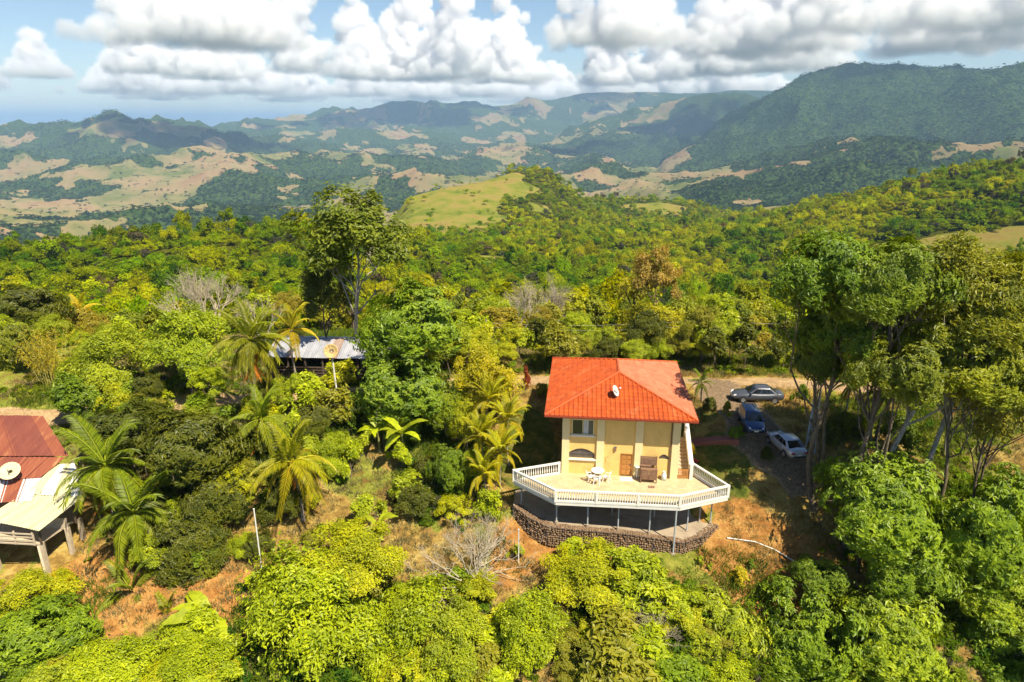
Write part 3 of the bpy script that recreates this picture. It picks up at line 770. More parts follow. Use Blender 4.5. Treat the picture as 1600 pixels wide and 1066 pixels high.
sh += [box(0.0, 0.22, -2.75, 0.22, DP, WT), box(W - 0.22, 0.22, -2.75, W, DP, WT), box(0.22, DP - 0.22, -2.75, W - 0.22, DP, WT), box(0.22, 0.22, 2.62, W - 0.22, DP - 0.22, 2.8)]
def arch_fill(h, rise, y0, y1, n=14):
    """masonry left between a segmental arch and the rectangular opening"""
    V = []; F = []
    xs = np.linspace(h[0], h[1], n)
    for x_ in xs:
        k = (x_ - (h[0] + h[1]) / 2) / ((h[1] - h[0]) / 2); z_ = h[3] - rise * k * k - 0.012
        for yy in (y0, y1): V += [(x_, yy, z_), (x_, yy, h[3])]
    for i in range(n - 1):
        b0 = i * 4; c0 = b0 + 4
        F += [(b0, c0, c0 + 1), (b0, c0 + 1, b0 + 1), (b0 + 2, c0 + 3, c0 + 2), (b0 + 2, b0 + 3, c0 + 3), (b0, b0 + 2, c0 + 2), (b0, c0 + 2, c0)]
    return np.array(V), np.array(F)
sh += [arch_fill(ARW, 0.42, 0.004, 0.2), arch_fill(SMW, 0.28, 0.004, 0.2)]
wall = mk('wall', sh, M_wall, house)
for xc in (0.28, 3.02, 6.02, 8.86):
    mk('pilaster', [box(xc - 0.29, -0.16, -0.2, xc + 0.29, -0.002, 5.5)], M_cream, house)
# upper window
wn_ = mk('window', [box(0.72, -0.05, 3.45, 0.80, 0.1, 4.80), box(2.40, -0.05, 3.45, 2.48, 0.1, 4.80), box(0.80, -0.05, 4.72, 2.40, 0.1, 4.80), box(0.80, -0.05, 3.45, 2.40, 0.1, 3.51), box(1.57, 0.02, 3.51, 1.63, 0.09, 4.72)], M_cream, house)
mk('pane', [box(0.80, 0.05, 3.51, 1.57, 0.065, 4.72)], M_glass, wn_); 
mk('pane', [box(1.63, 0.05, 3.51, 2.40, 0.065, 4.72)], glass_dark('window_glass_curtained', (0.10, 0.10, 0.11)), wn_)
cv = []
for k in range(9): cv.append(box(1.66 + k * 0.042, 0.028, 3.53, 1.69 + k * 0.042, 0.048, 4.70))
mk('curtain', cv, M_curtain, wn_)
mk('sill', [box(0.62, -0.14, 3.33, 2.58, 0.05, 3.448)], M_white, wn_)
# arched window with bars
aw = mk('arched_window', [box(0.5, 0.14, 1.38, 2.6, 0.17, 2.24)], paint('window_dark_opening', (0.20, 0.15, 0.11), 0.5, 0.3, 3.0), house)
for k in range(22):
    x_ = 0.55 + k * 0.0955; kk = (x_ - 1.55) / 1.05; mk('bar', [box(x_ - 0.011, 0.05, 1.38, x_ + 0.011, 0.075, 2.235 - 0.42 * kk * kk)], M_iron, aw)
mk('crossbar', [box(0.5, 0.045, 1.80, 2.6, 0.08, 1.83)], M_iron, aw)
mk('sill', [box(0.38, -0.14, 1.25, 2.72, 0.05, 1.378)], M_white, aw)
sw = mk('arched_vent', [box(7.62, 0.14, 1.62, 8.42, 0.17, 2.05)], bpy.data.materials['window_dark_opening'], house)
for k in range(8): mk('bar', [box(7.68 + k * 0.096, 0.05, 1.62, 7.70 + k * 0.096, 0.075, 2.0)], M_iron, sw)
# door
dr = mk('door', [box(4.70, 0.06, 0.02, 5.54, 0.11, 1.90)], M_door, house)
mk('frame', [box(4.62, -0.02, 0, 4.70, 0.16, 1.98), box(5.54, -0.02, 0, 5.62, 0.16, 1.98), box(4.70, -0.02, 1.90, 5.54, 0.16, 1.98)], M_door, dr)
for (xa, xb) in ((4.76, 5.08), (5.16, 5.48)):
    for (za, zb) in ((0.10, 0.52), (0.60, 0.92), (1.04, 1.40), (1.48, 1.82)): mk('panel', [box(xa, 0.03, za, xb, 0.058, zb)], M_door, dr)
mk('handle', [box(5.44, -0.02, 0.95, 5.50, 0.03, 1.07)], M_iron, dr)
# lamps, brackets, downpipe
wl = mk('wall_lamp', [box(4.13, -0.13, 2.2, 4.29, -0.002, 2.5)], M_woodbrown, house); mk('lamp_shade', [prism([(4.11, -0.15), (4.31, -0.15), (4.31, -0.002), (4.11, -0.002)], 2.5, 2.55)], M_iron, wl)
mk('floodlight', [beam((3.32, -0.05, 5.05), (3.66, -0.40, 5.12), 0.14, 0.16), beam((3.32, 0.0, 5.03), (3.32, -0.05, 5.05), 0.06, 0.06)], M_cream, house)
mk('bracket', [beam((3.45, -0.01, 1.55), (3.78, -0.30, 1.78), 0.04, 0.05)], M_cream, house)
mk('side_lamp', [beam((0.0, 0.9, 4.5), (-0.32, 0.9, 4.55), 0.08, 0.08), lathe([(0.0, 0.12), (0.10, 0.05), (0.10, -0.08), (0.0, -0.1)], 8, (-0.36, 0.9, 4.5))], M_plastic, house)
mk('downpipe', [tube([(8.48, -0.08, 5.4), (8.48, -0.08, 0.03)], [0.05, 0.05], 8)], paint('downpipe_brown', (0.22, 0.13, 0.06), 0.6), house)
# roof: four ribbed slopes, caps, fascia, gutter
RX0, RX1, RY0, RY1, EZ, RZ = -1.38, 10.22, -1.2, 12.25, 5.5, 7.32
AP = np.array([4.42, 3.95, RZ]); AE = np.array([4.42, 7.2, RZ])
roof = mk('roof', [prism([(RX0 + .12, RY0 + .12), (RX1 - .12, RY0 + .12), (RX1 - .12, RY1 - .12), (RX0 + .12, RY1 - .12)], EZ - 0.05, EZ - 0.02)], M_soffit, house)
def slope(name, A_, B_, C_, D_, mat, pitch=0.36, course=0.42):
    """ribbed tile slope: eave A->B, upper edge D->C (D above A, C above B)"""
    A_, B_, C_, D_ = [np.array(p, float) for p in (A_, B_, C_, D_)]
    e = B_ - A_; Wd = np.linalg.norm(e); e /= Wd
    up = ((C_ + D_) / 2 - A_); up -= e * (up @ e); H_ = np.linalg.norm(up); up /= H_; n_ = np.cross(e, up)
    sD = (D_ - A_) @ e; sC = (C_ - A_) @ e
    ncol = int(Wd / (pitch / 6)); S_ = np.linspace(0, Wd, ncol + 1)
    nrow = int(H_ / course) * 2
    V = []; 
    for s_ in S_:
        tm_ = 1.0
        if s_ < sD: tm_ = s_ / sD
        elif s_ > sC: tm_ = (Wd - s_) / (Wd - sC)
        rib = 0.08 * max(0.0, math.sin(s_ / pitch * 6.2832)) ** 0.8 if math.sin(s_ / pitch * 6.2832) > 0 else 0.0
        for k in range(nrow + 1):
            ck = k // 2; tt = (ck + (k % 2) * 0.97) * course if k < nrow else H_
            tt = min(tt, H_ * tm_)
            stp = 0.028 if k % 2 == 0 else 0.0
            V.append(A_ + e * s_ + up * tt + n_ * (rib + stp))
    F = []
    m_ = nrow + 1
    for i in range(ncol):
        for k in range(nrow):
            a0 = i * m_ + k; F += [(a0, a0 + m_, a0 + m_ + 1), (a0, a0 + m_ + 1, a0 + 1)]
    o = link(name, np_mesh(name, np.array(V), np.array(F)), roof, mat); return o
c1, c2, c3, c4 = (RX0, RY0, EZ), (RX1, RY0, EZ), (RX1, RY1, EZ), (RX0, RY1, EZ)
slope('roof_slope', c1, c2, AP, AP, M_roof)
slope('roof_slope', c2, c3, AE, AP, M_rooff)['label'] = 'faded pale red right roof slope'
slope('roof_slope', c3, c4, AE, AE, M_roof)
slope('roof_slope', c4, c1, AP, AE, M_roof)
for p_, q_ in ((c1, AP), (c2, AP), (c3, AE), (c4, AE), (AP, AE)):
    p_ = np.array(p_); q_ = np.array(q_); mk('ridge_cap', [tube(p_ + (q_ - p_) * np.linspace(0, 1, 14)[:, None] + np.array([0, 0, 0.04]), [0.085 + 0.018 * (i % 2) for i in range(14)], 8)], M_ridge, roof, True)
for p_, q_ in ((c1, c2), (c2, c3), (c3, c4), (c4, c1)):
    p_ = np.array(p_); q_ = np.array(q_); mk('fascia', [beam(p_ + [0, 0, -0.05], q_ + [0, 0, -0.05], 0.06, 0.2)], M_fascia, roof)
mk('gutter', [beam((RX0, RY0 - 0.08, EZ - 0.03), (RX1, RY0 - 0.08, EZ - 0.03), 0.1, 0.1)], M_fascia, roof)
# outside stair up the right flank
stair = empty('outside_stair', (4.0, 49.3, 0), HY, 'outside stair with white balustrade climbing the right flank of the yellow house', 'stair')
NS = 11
for k in range(NS):
    mk('step', [box(9.12, 0.25 + k * 0.32, -1.0 if k > 3 else -0.3, 10.15, 0.25 + (k + 1) * 0.32, (k + 1) * 0.17)], M_woodpale, stair)
mk('side_wall', [prism([(10.16, 0.2), (10.30, 0.2), (10.30, 4.0), (10.16, 4.0)], -1.6, [0.22, 0.22, 2.1, 2.1])], M_wall, stair)
mk('handrail', [beam((10.23, 0.15, 1.12), (10.23, 4.05, 3.02), 0.34, 0.2)], M_white, stair)
mk('base_rail', [beam((10.23, 0.2, 0.27), (10.23, 4.0, 2.15), 0.18, 0.1)], M_white, stair)
BAL = Acc(); BAL.add(*lathe([(0.035, 0), (0.035, 0.07), (0.062, 0.2), (0.055, 0.32), (0.028, 0.5), (0.038, 0.66), (0.038, 0.72)], 7)); bal_me = BAL.mesh('baluster', M_white)
for k in range(22):
    o = link('baluster', bal_me, stair); t_ = k / 21.0; o.location = (10.23, 0.28 + t_ * 3.6, 0.36 + t_ * 1.74)
mk('newel_post', [box(10.11, -0.05, -0.2, 10.36, 0.18, 1.28)], M_white, stair); mk('newel_post', [box(10.11, 4.05, -0.4, 10.36, 4.3, 3.2)], M_white, stair)

# ------------------------------------------------------------------ terrace on steel columns
P0, P1, P2, P3, P4, P5 = [np.array(p) for p in ((3.92, 49.25), (0.15, 47.92), (3.25, 44.87), (12.33, 44.07), (16.29, 45.51), (14.45, 49.1))]
PB = np.array((13.05, 48.45))
terr = empty('terrace', (8, 46.5, 0), 0, 'raised cream tiled terrace with white balustrade on grey steel columns', 'terrace')
oT = np.array((8.0, 46.5))
poly = [P2, P3, P4, P5, np.array((13.0, 49.6)), np.array((4.2, 49.8)), P1]
pl = [tuple(p - oT) for p in poly]
ctr = [(0.0, 0.0)]
def fan_prism(poly, z0, z1):
    n = len(poly); V = [(p[0], p[1], z0) for p in poly] + [(p[0], p[1], z1) for p in poly] + [(0, 0.6, z0), (0, 0.6, z1)]; F = []
    for i in range(n):
        j = (i + 1) % n; F += [(i, j, n + j), (i, n + j, n + i), (2 * n, j, i), (2 * n + 1, n + i, n + j)]
    return np.array(V), np.array(F)
mk('slab', [fan_prism(pl, -0.24, -0.012)], M_conc, terr)
inner = [tuple(np.array(p) * (1 - 0.12 / np.linalg.norm(p))) for p in pl]
mk('tile_floor', [fan_prism(inner, -0.02, 0.0)], M_tile, terr)
runs = [(P0 + np.array((-0.12, -0.1)), P1), (P1, P2), (P2, P3), (P3, P4), (P4, P5)]
for p_, q_ in runs:
    a3 = np.array([*(p_ - oT), 0]); b3 = np.array([*(q_ - oT), 0]); Ln = np.linalg.norm(b3 - a3); t3 = (b3 - a3) / Ln
    mk('top_rail', [beam(a3 + [0, 0, 0.95], b3 + [0, 0, 0.95], 0.19, 0.11)], M_white, terr)
    mk('base_rail', [beam(a3 + [0, 0, 0.07], b3 + [0, 0, 0.07], 0.17, 0.15)], M_white, terr)
    mk('edge_beam', [beam(a3 + [0, 0, -0.13], b3 + [0, 0, -0.13], 0.12, 0.25)], M_white, terr)
    nb = int(Ln / 0.185)
    for k in range(nb):
        o = link('baluster', bal_me, terr); o.location = a3 + t3 * (Ln * (k + 0.5) / nb) + np.array([0, 0, 0.15])
    for k in range(max(1, int(Ln / 3)) ):
        q3 = a3 + t3 * Ln * k / max(1, int(Ln / 3))
        mk('post', [box(q3[0] - 0.095, q3[1] - 0.095, -0.02, q3[0] + 0.095, q3[1] + 0.095, 1.02)], M_white, terr)
q3 = np.array([*(P5 - oT), 0]); mk('post', [box(q3[0] - 0.095, q3[1] - 0.095, -0.02, q3[0] + 0.095, q3[1] + 0.095, 1.05)], M_white, terr)
GT = lambda x_: float(np.interp(x_, [0, 2.7, 8.7, 12.8, 16], [-2.05, -2.3, -2.55, -3.05, -2.7]))
for cx, cyy in ((3.4, 45.6), (5.75, 45.3), (8.05, 45.1), (10.4, 44.9), (13.4, 45.4), (14.6, 46.4), (15.4, 46.2), (0.75, 48.0), (7.9, 47.2), (11.2, 47.0), (5.0, 48.0)):
    g_ = GT(cx); c0 = (cx - oT[0], cyy - oT[1])
    k_ = mk('support_column', [tube([(c0[0], c0[1], g_), (c0[0], c0[1], -0.2)], [0.055, 0.055], 8)], M_steel, terr)
    mk('footing', [lathe([(0.0, g_ + 0.22), (0.13, g_ + 0.2), (0.17, g_ - 0.3)], 8, (c0[0], c0[1], 0))], M_conc, k_)
tall = mk('support_column', [tube([(12.1 - oT[0], 43.98 - oT[1], gz(12.1, 43.9) - 0.2), (12.1 - oT[0], 43.98 - oT[1], -0.2)], [0.065, 0.065], 8)], M_steel, terr)
mk('footing', [box(12.1 - oT[0] - 0.15, 43.98 - oT[1] - 0.15, gz(12.1, 43.9) - 0.3, 12.1 - oT[0] + 0.15, 43.98 - oT[1] + 0.15, gz(12.1, 43.9) + 0.08)], M_conc, tall)
mk('brace', [beam((3.4 - oT[0], 45.6 - oT[1], -0.9), (4.6 - oT[0], 45.5 - oT[1], -0.25), 0.05, 0.05)], M_steel, terr)
for yy in (45.6, 47.2): mk('joist', [beam((3.4 - oT[0], yy - oT[1], -0.32), (14.4 - oT[0], yy - 0.4 - oT[1], -0.32), 0.1, 0.14)], M_steel, terr)

# ------------------------------------------------------------------ gabion wall below the terrace
gab = empty('gabion_wall', (8, 46.5, -3), 0, 'curved brown gabion stone retaining wall under the terrace', 'retaining wall')
oG = np.array((8, 46.5, -3.0))
GP = [np.array((*p, GT(p[0]))) for p in ((0.1, 47.6), (1.3, 46.1), (2.7, 45.05), (4.7, 44.75), (6.7, 44.6), (8.7, 44.42), (10.6, 44.25), (12.9, 44.0), (14.4, 44.6), (16.1, 45.9))]
pad = [(p[0], p[1] + 0.25) for p in GP] + [(16.3, 49.5), (13.5, 52), (4, 52), (0.3, 50.0)]
padz = [p[2] - 0.05 for p in GP] + [-1.5, -2.6, -2.6, -1.9]
n = len(pad); V = [(p[0] - 8, p[1] - 46.5, z + 3) for p, z in zip(pad, padz)] + [(p[0] - 8, p[1] - 46.5, -2.0) for p in pad] + [(0, 1.0, 0.42)]
F = []
for i in range(n):
    j = (i + 1) % n; F += [(2 * n, i, j), (i, n + i, n + j), (i, n + j, j)]
mk('earth_fill', [(np.array(V), np.array(F))], M_conc, gab)
bm = bmesh.new(); bmesh.ops.create_icosphere(bm, subdivisions=1, radius=1.0)
icoV = np.array([v.co for v in bm.verts]); icoF = np.array([[v.index for v in f.verts] for f in bm.faces]); bm.free()
Rg = np.random.default_rng(77)
for gi_ in range(len(GP) - 1):
    a3, b3 = GP[gi_], GP[gi_ + 1]; d = b3 - a3; Ln = np.linalg.norm(d[:2]); t2 = np.array([d[0], d[1], 0]) / Ln; nn_ = np.array([t2[1], -t2[0], 0])
    hgt_ = 1.25
    acc = Acc(); nx = int(Ln / 0.17)
    for ix in range(nx):
        for iz in range(9):
            f = (ix + 0.5 + Rg.normal(0, 0.18)) / nx
            c = a3 + d * f + np.array([0, 0, -0.07 - iz * hgt_ / 9 * 1.25]) - nn_ * (0.12 - 0.03 * iz + Rg.normal(0, 0.03))
            sc_ = np.array([0.115, 0.105, 0.085]) * Rg.uniform(0.75, 1.35, 3)
            M_ = Matrix.Rotation(Rg.uniform(0, 6.28), 3, Vector(Rg.normal(size=3)).normalized())
            acc.add((icoV * Rg.uniform(0.82, 1.15, (len(icoV), 1)) * sc_) @ np.array(M_).T + c - oG, icoF)
        for iy in range(3):
            f = (ix + 0.5 + Rg.normal(0, 0.2)) / nx
            c = a3 + d * f + np.array([0, 0, -0.06]) - nn_ * (0.28 + iy * 0.16)
            acc.add((icoV * Rg.uniform(0.8, 1.2, (len(icoV), 1)) * np.array([0.12, 0.11, 0.07]) * Rg.uniform(0.8, 1.3, 3)) + c - oG, icoF)
    o = link('gabion_basket', acc.mesh('gabion_basket', M_stone), gab)
    w_ = []
    for z_ in (0.03, -0.75, -1.5):
        w_.append(beam(a3 + [0, 0, z_] + nn_ * (0.02 + 0.04 * abs(z_)) - oG, b3 + [0, 0, z_] + nn_ * (0.02 + 0.04 * abs(z_)) - oG, 0.018, 0.018))
    w_.append(beam(a3 + [0, 0, 0.03] - oG + nn_ * 0.02, a3 + [0, 0, -1.6] - oG + nn_ * 0.09, 0.03, 0.03, (0, 1, 0)))
    mk('wire', w_, M_iron, o)

# ------------------------------------------------------------------ things on the terrace
ss = np.array([(4.0, 49.3)])
t = empty('round_table', (6.8, 48.35, 0), 0, 'round white plastic table on the terrace', 'table')
mk('table_top', [lathe([(0.0, 0.70), (0.50, 0.70), (0.52, 0.715), (0.52, 0.73), (0.0, 0.735)], 20)], M_plastic, t)
for k in range(4):
    a_ = 0.78 + k * 1.571; mk('leg', [beam((0.38 * math.cos(a_), 0.38 * math.sin(a_), 0), (0.26 * math.cos(a_), 0.26 * math.sin(a_), 0.7), 0.06, 0.06)], M_plastic, t)
def chair(x_, y_, rz, label):
    c = empty('plastic_chair', (x_, y_, 0), rz, label, 'chair', 'white plastic chairs round the terrace table')
    mk('seat', [prism([(-0.22, -0.22), (0.22, -0.22), (0.2, 0.2), (-0.2, 0.2)], 0.40, 0.43)], M_plastic, c)
    bs = [beam((-0.19 + k * 0.095, 0.2, 0.42), (-0.2 + k * 0.1, 0.30, 0.84), 0.05, 0.02) for k in range(5)] + [beam((-0.24, 0.30, 0.85), (0.24, 0.30, 0.85), 0.04, 0.07)]
    mk('backrest', bs, M_plastic, c)
    for sx in (-1, 1):
        mk('armrest', [beam((sx * 0.25, -0.2, 0.62), (sx * 0.24, 0.27, 0.66), 0.06, 0.03), beam((sx * 0.25, -0.2, 0.4), (sx * 0.25, -0.19, 0.62), 0.04, 0.04)], M_plastic, c)
        for sy in (-1, 1): mk('leg', [beam((sx * 0.25, sy * 0.24, 0), (sx * 0.20, sy * 0.19, 0.41), 0.045, 0.045)], M_plastic, c)
chair(6.15, 47.95, 1.9, 'white plastic armchair at the table, nearest the left railing')
chair(6.62, 47.45, 2.9, 'white plastic armchair in front of the round table')
chair(7.45, 47.85, -2.1, 'white plastic armchair on the door side of the round table')
rk = empty('slatted_wooden_cabinet', (10.75, 48.0, 0), rad(-7), 'brown slatted wooden cabinet with raised back standing by the terrace wall', 'cabinet')
for sx in (-1, 1):
    mk('leg', [box(sx * 0.6 - 0.04, -0.42, 0, sx * 0.6 + 0.04, -0.34, 1.15)], M_woodbrown, rk)
    mk('leg', [box(sx * 0.6 - 0.04, 0.38, 0, sx * 0.6 + 0.04, 0.46, 1.95)], M_woodbrown, rk)
for k in range(7): mk('slat', [box(-0.56, -0.44, 0.34 + k * 0.112, -0.012, -0.41, 0.435 + k * 0.112)], M_woodbrown, rk); mk('slat', [box(0.012, -0.44, 0.34 + k * 0.112, 0.56, -0.41, 0.435 + k * 0.112)], M_woodbrown, rk)
for k in range(6): mk('slat', [box(-0.56, 0.40, 1.16 + k * 0.13, 0.56, 0.43, 1.26 + k * 0.13)], M_woodbrown, rk)
for sx in (-1, 1):
    for k in range(7): mk('slat', [box(sx * 0.61, -0.34, 0.34 + k * 0.112, sx * 0.635, 0.38, 0.435 + k * 0.112)], M_woodbrown, rk)
mk('shelf', [box(-0.58, -0.4, 0.28, 0.58, 0.4, 0.32)], M_woodbrown, rk)
mk('top_board', [box(-0.64, -0.46, 1.15, 0.64, -0.1, 1.19), box(-0.64, 0.15, 1.15, 0.20, 0.38, 1.19)], M_woodbrown, rk)
bk = empty('water_jug', (12.0, 48.1, 0), 0, 'pale white jug with lid beside the wooden cabinet', 'jug')
mk('body', [lathe([(0.0, 0), (0.19, 0), (0.21, 0.3), (0.2, 0.5), (0.1, 0.62), (0.09, 0.7)], 12)], paint('jug_pale', (0.60, 0.68, 0.70), 0.4), bk, True); mk('cap', [lathe([(0.1, 0.68), (0.1, 0.76), (0, 0.77)], 10)], M_plastic, bk)
hc = empty('hanging_basin', (9.93, 48.42, 0.9), 0, 'small white wash basin on the pilaster beside the cabinet', 'basin')
mk('bowl', [lathe([(0.0, 0), (0.16, 0.02), (0.22, 0.16), (0.2, 0.16), (0.13, 0.05), (0, 0.05)], 10)], M_plastic, hc, True)
mk('stand', [tube([(0, 0, -0.88), (0, 0, 0.02)], [0.05, 0.04], 8)], M_plastic, hc)
tag(mk('door_mat', [prism([(8.55, 48.0), (9.55, 47.9), (9.6, 48.45), (8.6, 48.55)], 0.004, 0.02)], M_plastic), 'white mat lying before the wooden door', 'mat')
tag(mk('floor_plate', [prism([(10.55, 46.85), (11.05, 46.8), (11.08, 47.15), (10.58, 47.2)], 0.004, 0.02)], M_woodbrown), 'small brown board lying on the tiles before the cabinet', 'board')
gt = empty('wooden_gate', (13.15, 48.33, 0), rad(-2), 'low orange wooden gate closing the terrace by the stair', 'gate')
M_gate = paint('gate_orange_wood', (0.50, 0.22, 0.06), 0.6, 0.2, 4.0)
mk('rail', [box(0, -0.02, 0.15, 1.15, 0.02, 0.22)], M_gate, gt); mk('rail', [box(0, -0.02, 0.72, 1.15, 0.02, 0.80)], M_gate, gt)
for k in range(10): mk('slat', [box(0.02 + k * 0.118, -0.035, 0.05, 0.08 + k * 0.118, -0.021, 0.86)], M_gate, gt)
dsh = empty('satellite_dish', (0, 0, 0), 0, 'small grey satellite dish on the front slope of the orange roof', 'satellite dish')
uL = np.array([math.cos(HY), math.sin(HY)]); vL = np.array([-math.sin(HY), math.cos(HY)])
hl = lambda x_, y_, z_: (4.0 + uL[0] * x_ + vL[0] * y_, 49.3 + uL[1] * x_ + vL[1] * y_, z_)
dsh.location = hl(4.0, 1.1, EZ + (1.1 - RY0) / (3.95 - RY0) * (RZ - EZ))
dsh.rotation_euler = (0, 0, rad(62))
mk('mount', [tube([(0, 0, -0.02), (0, 0, 0.42)], [0.03, 0.03], 6), beam((0, 0, 0.0), (0.3, 0.1, 0.06), 0.05, 0.05)], M_iron, dsh)
V, F = lathe([(0.0, 0.0), (0.16, 0.012), (0.32, 0.05), (0.46, 0.11), (0.47, 0.10), (0.32, 0.035), (0.0, -0.015)], 16)
Mr = np.array(Matrix.Rotation(rad(62), 3, 'X')); mk('dish', [(V @ Mr.T + [0, 0, 0.5], F)], paint('dish_grey', (0.55, 0.53, 0.50), 0.5), dsh, True)
fp = np.array([0, 0, 0.5]) + Mr @ np.array([0, 0.1, 0.55]); mk('feed_arm', [beam((0, 0.05, 0.3), fp, 0.025, 0.025)], M_iron, dsh); mk('feed_horn', [box(fp[0] - 0.05, fp[1] - 0.05, fp[2] - 0.05, fp[0] + 0.05, fp[1] + 0.05, fp[2] + 0.05)], M_plastic, dsh)

# ------------------------------------------------------------------ red path, pipe, poles, mast, cables
M_redpath = paint('path_red_concrete', (0.28, 0.10, 0.07), 0.8, 0.15, 2.0)
pp = [(14.2, 53.6), (19.4, 52.9), (19.45, 53.75), (14.25, 54.5)]
V = []; F = []
NP_ = 14
for k in range(NP_ + 1):
    f = k / NP_
    for e0, e1 in ((pp[0], pp[1]), (pp[3], pp[2])):
        x_ = e0[0] + (e1[0] - e0[0]) * f; y_ = e0[1] + (e1[1] - e0[1]) * f; z_ = max(gz(x_, 53.2), gz(x_, 54.0)) + 0.12; V += [(x_, y_, z_), (x_, y_, z_ - 0.5)]
for k in range(NP_):
    a0 = k * 4; b0 = a0 + 4; F += [(a0, b0, b0 + 2), (a0, b0 + 2, a0 + 2), (a0, a0 + 1, b0 + 1), (a0, b0 + 1, b0), (a0 + 2, b0 + 3, a0 + 3), (a0 + 2, b0 + 2, b0 + 3)]
tag(mk('path', [(np.array(V), np.array(F))], M_redpath), 'dark red concrete footpath from the drive to the house', 'path', kind='structure')
def on_ground(x_, y_, dz=0.0): return np.array([x_, y_, gz(x_, y_) + dz])
tag(mk('drain_pipe', [tube([on_ground(16.4, 45.0, 0.12), on_ground(18.5, 44.9, 0.1), on_ground(20.0, 44.5, 0.1), on_ground(21.6, 43.9, 0.1)], [0.05] * 4, 8)], M_white), 'long white drain pipe lying across the slope beside the gabion wall', 'pipe')
def pole(px, py_top, py_base, D, r_, lab, mat, name='pole'):
    b0 = at(px, py_base, D); g_ = gz(b0[0], D); tp = at(px, py_top, D)[2]
    o = empty(name, (b0[0], D, g_), 0, lab, 'pole'); mk('shaft', [tube([(0, 0, -0.3), (0.01, 0, max(1.0, tp - g_))], [r_, r_ * 0.8], 7)], mat, o)
    mk('cap', [lathe([(r_ * 1.1, 0), (r_ * 1.1, 0.05), (0, 0.07)], 7, (0.01, 0, max(1.0, tp - g_)))], mat, o); return o
pole(810, 828, 905, 43.6, 0.05, 'thin white pole in the dry grass left of the gabion wall', M_white)
pole(406, 796, 870, 42.5, 0.06, 'thin white pole beside the dark trees below the palms', M_white)
mast = empty('lattice_mast', (25.3, 52.6, gz(25.3, 52.6)), 0, 'slender steel lattice mast standing behind the white car', 'mast')
H_ = 6.5; cs = [(-0.45, -0.25), (0.45, -0.25), (0, 0.5)]
for cx, cyy in cs: mk('leg', [tube([(cx, cyy, -0.3), (cx * 0.45, cyy * 0.45, H_)], [0.045, 0.04], 6)], M_steel, mast)
for k in range(6):
    z0_, z1_ = k * H_ / 6, (k + 1) * H_ / 6; s0, s1 = 1 - 0.55 * z0_ / H_, 1 - 0.55 * z1_ / H_
    for i in range(3):
        j = (i + 1) % 3; mk('strut', [beam((cs[i][0] * s0, cs[i][1] * s0, z0_), (cs[j][0] * s1, cs[j][1] * s1, z1_), 0.03, 0.03)], M_steel, mast)
        mk('strut', [beam((cs[i][0] * s0, cs[i][1] * s0, z0_), (cs[j][0] * s0, cs[j][1] * s0, z0_), 0.03, 0.03)], M_steel, mast)
def power_pole(x_, y_, h_, lab):
    o = empty('power_pole', (x_, y_, gz(x_, y_)), 0, lab, 'pole', 'power poles along the road')
    mk('shaft', [tube([(0, 0, -0.4), (0, 0, h_)], [0.13, 0.09], 8)], m_bark_pale, o); mk('crossarm', [box(-0.7, -0.05, h_ - 0.6, 0.7, 0.05, h_ - 0.48)], M_wooddark, o)
    return np.array([x_, y_, gz(x_, y_) + h_ - 0.5])
pa = power_pole(22.0, 75, 5.2, 'pale power pole behind the orange roof, beside the road'); pb = power_pole(-3.0, 76, 4.6, 'pale power pole in the scrub left of the orange roof'); pc_ = power_pole(46, 74, 5.6, 'power pole by the road behind the tall right trees')
def cable(p_, q_, sag, lab):
    f = np.linspace(0, 1, 16)[:, None]; pts = p_ + (q_ - p_) * f - np.array([0, 0, 1.0]) * sag * 4 * f * (1 - f)
    tag(mk('power_cable', [tube(pts, [0.011] * 16, 4)], paint('cable_grey', (0.35, 0.33, 0.30), 0.6)), lab, 'cable')
cable(pa + [0, 0, 0.1], pb + [0, 0, 0.1], 0.5, 'upper power cable crossing behind the orange roof'); cable(pa + [0.5, 0, -0.4], pb + [0.5, 0, -0.4], 0.6, 'lower power cable crossing behind the orange roof'); cable(pa + [0, 0, 0.1], pc_ + [0, 0, 0.1], 0.6, 'power cable running right behind the parked cars')
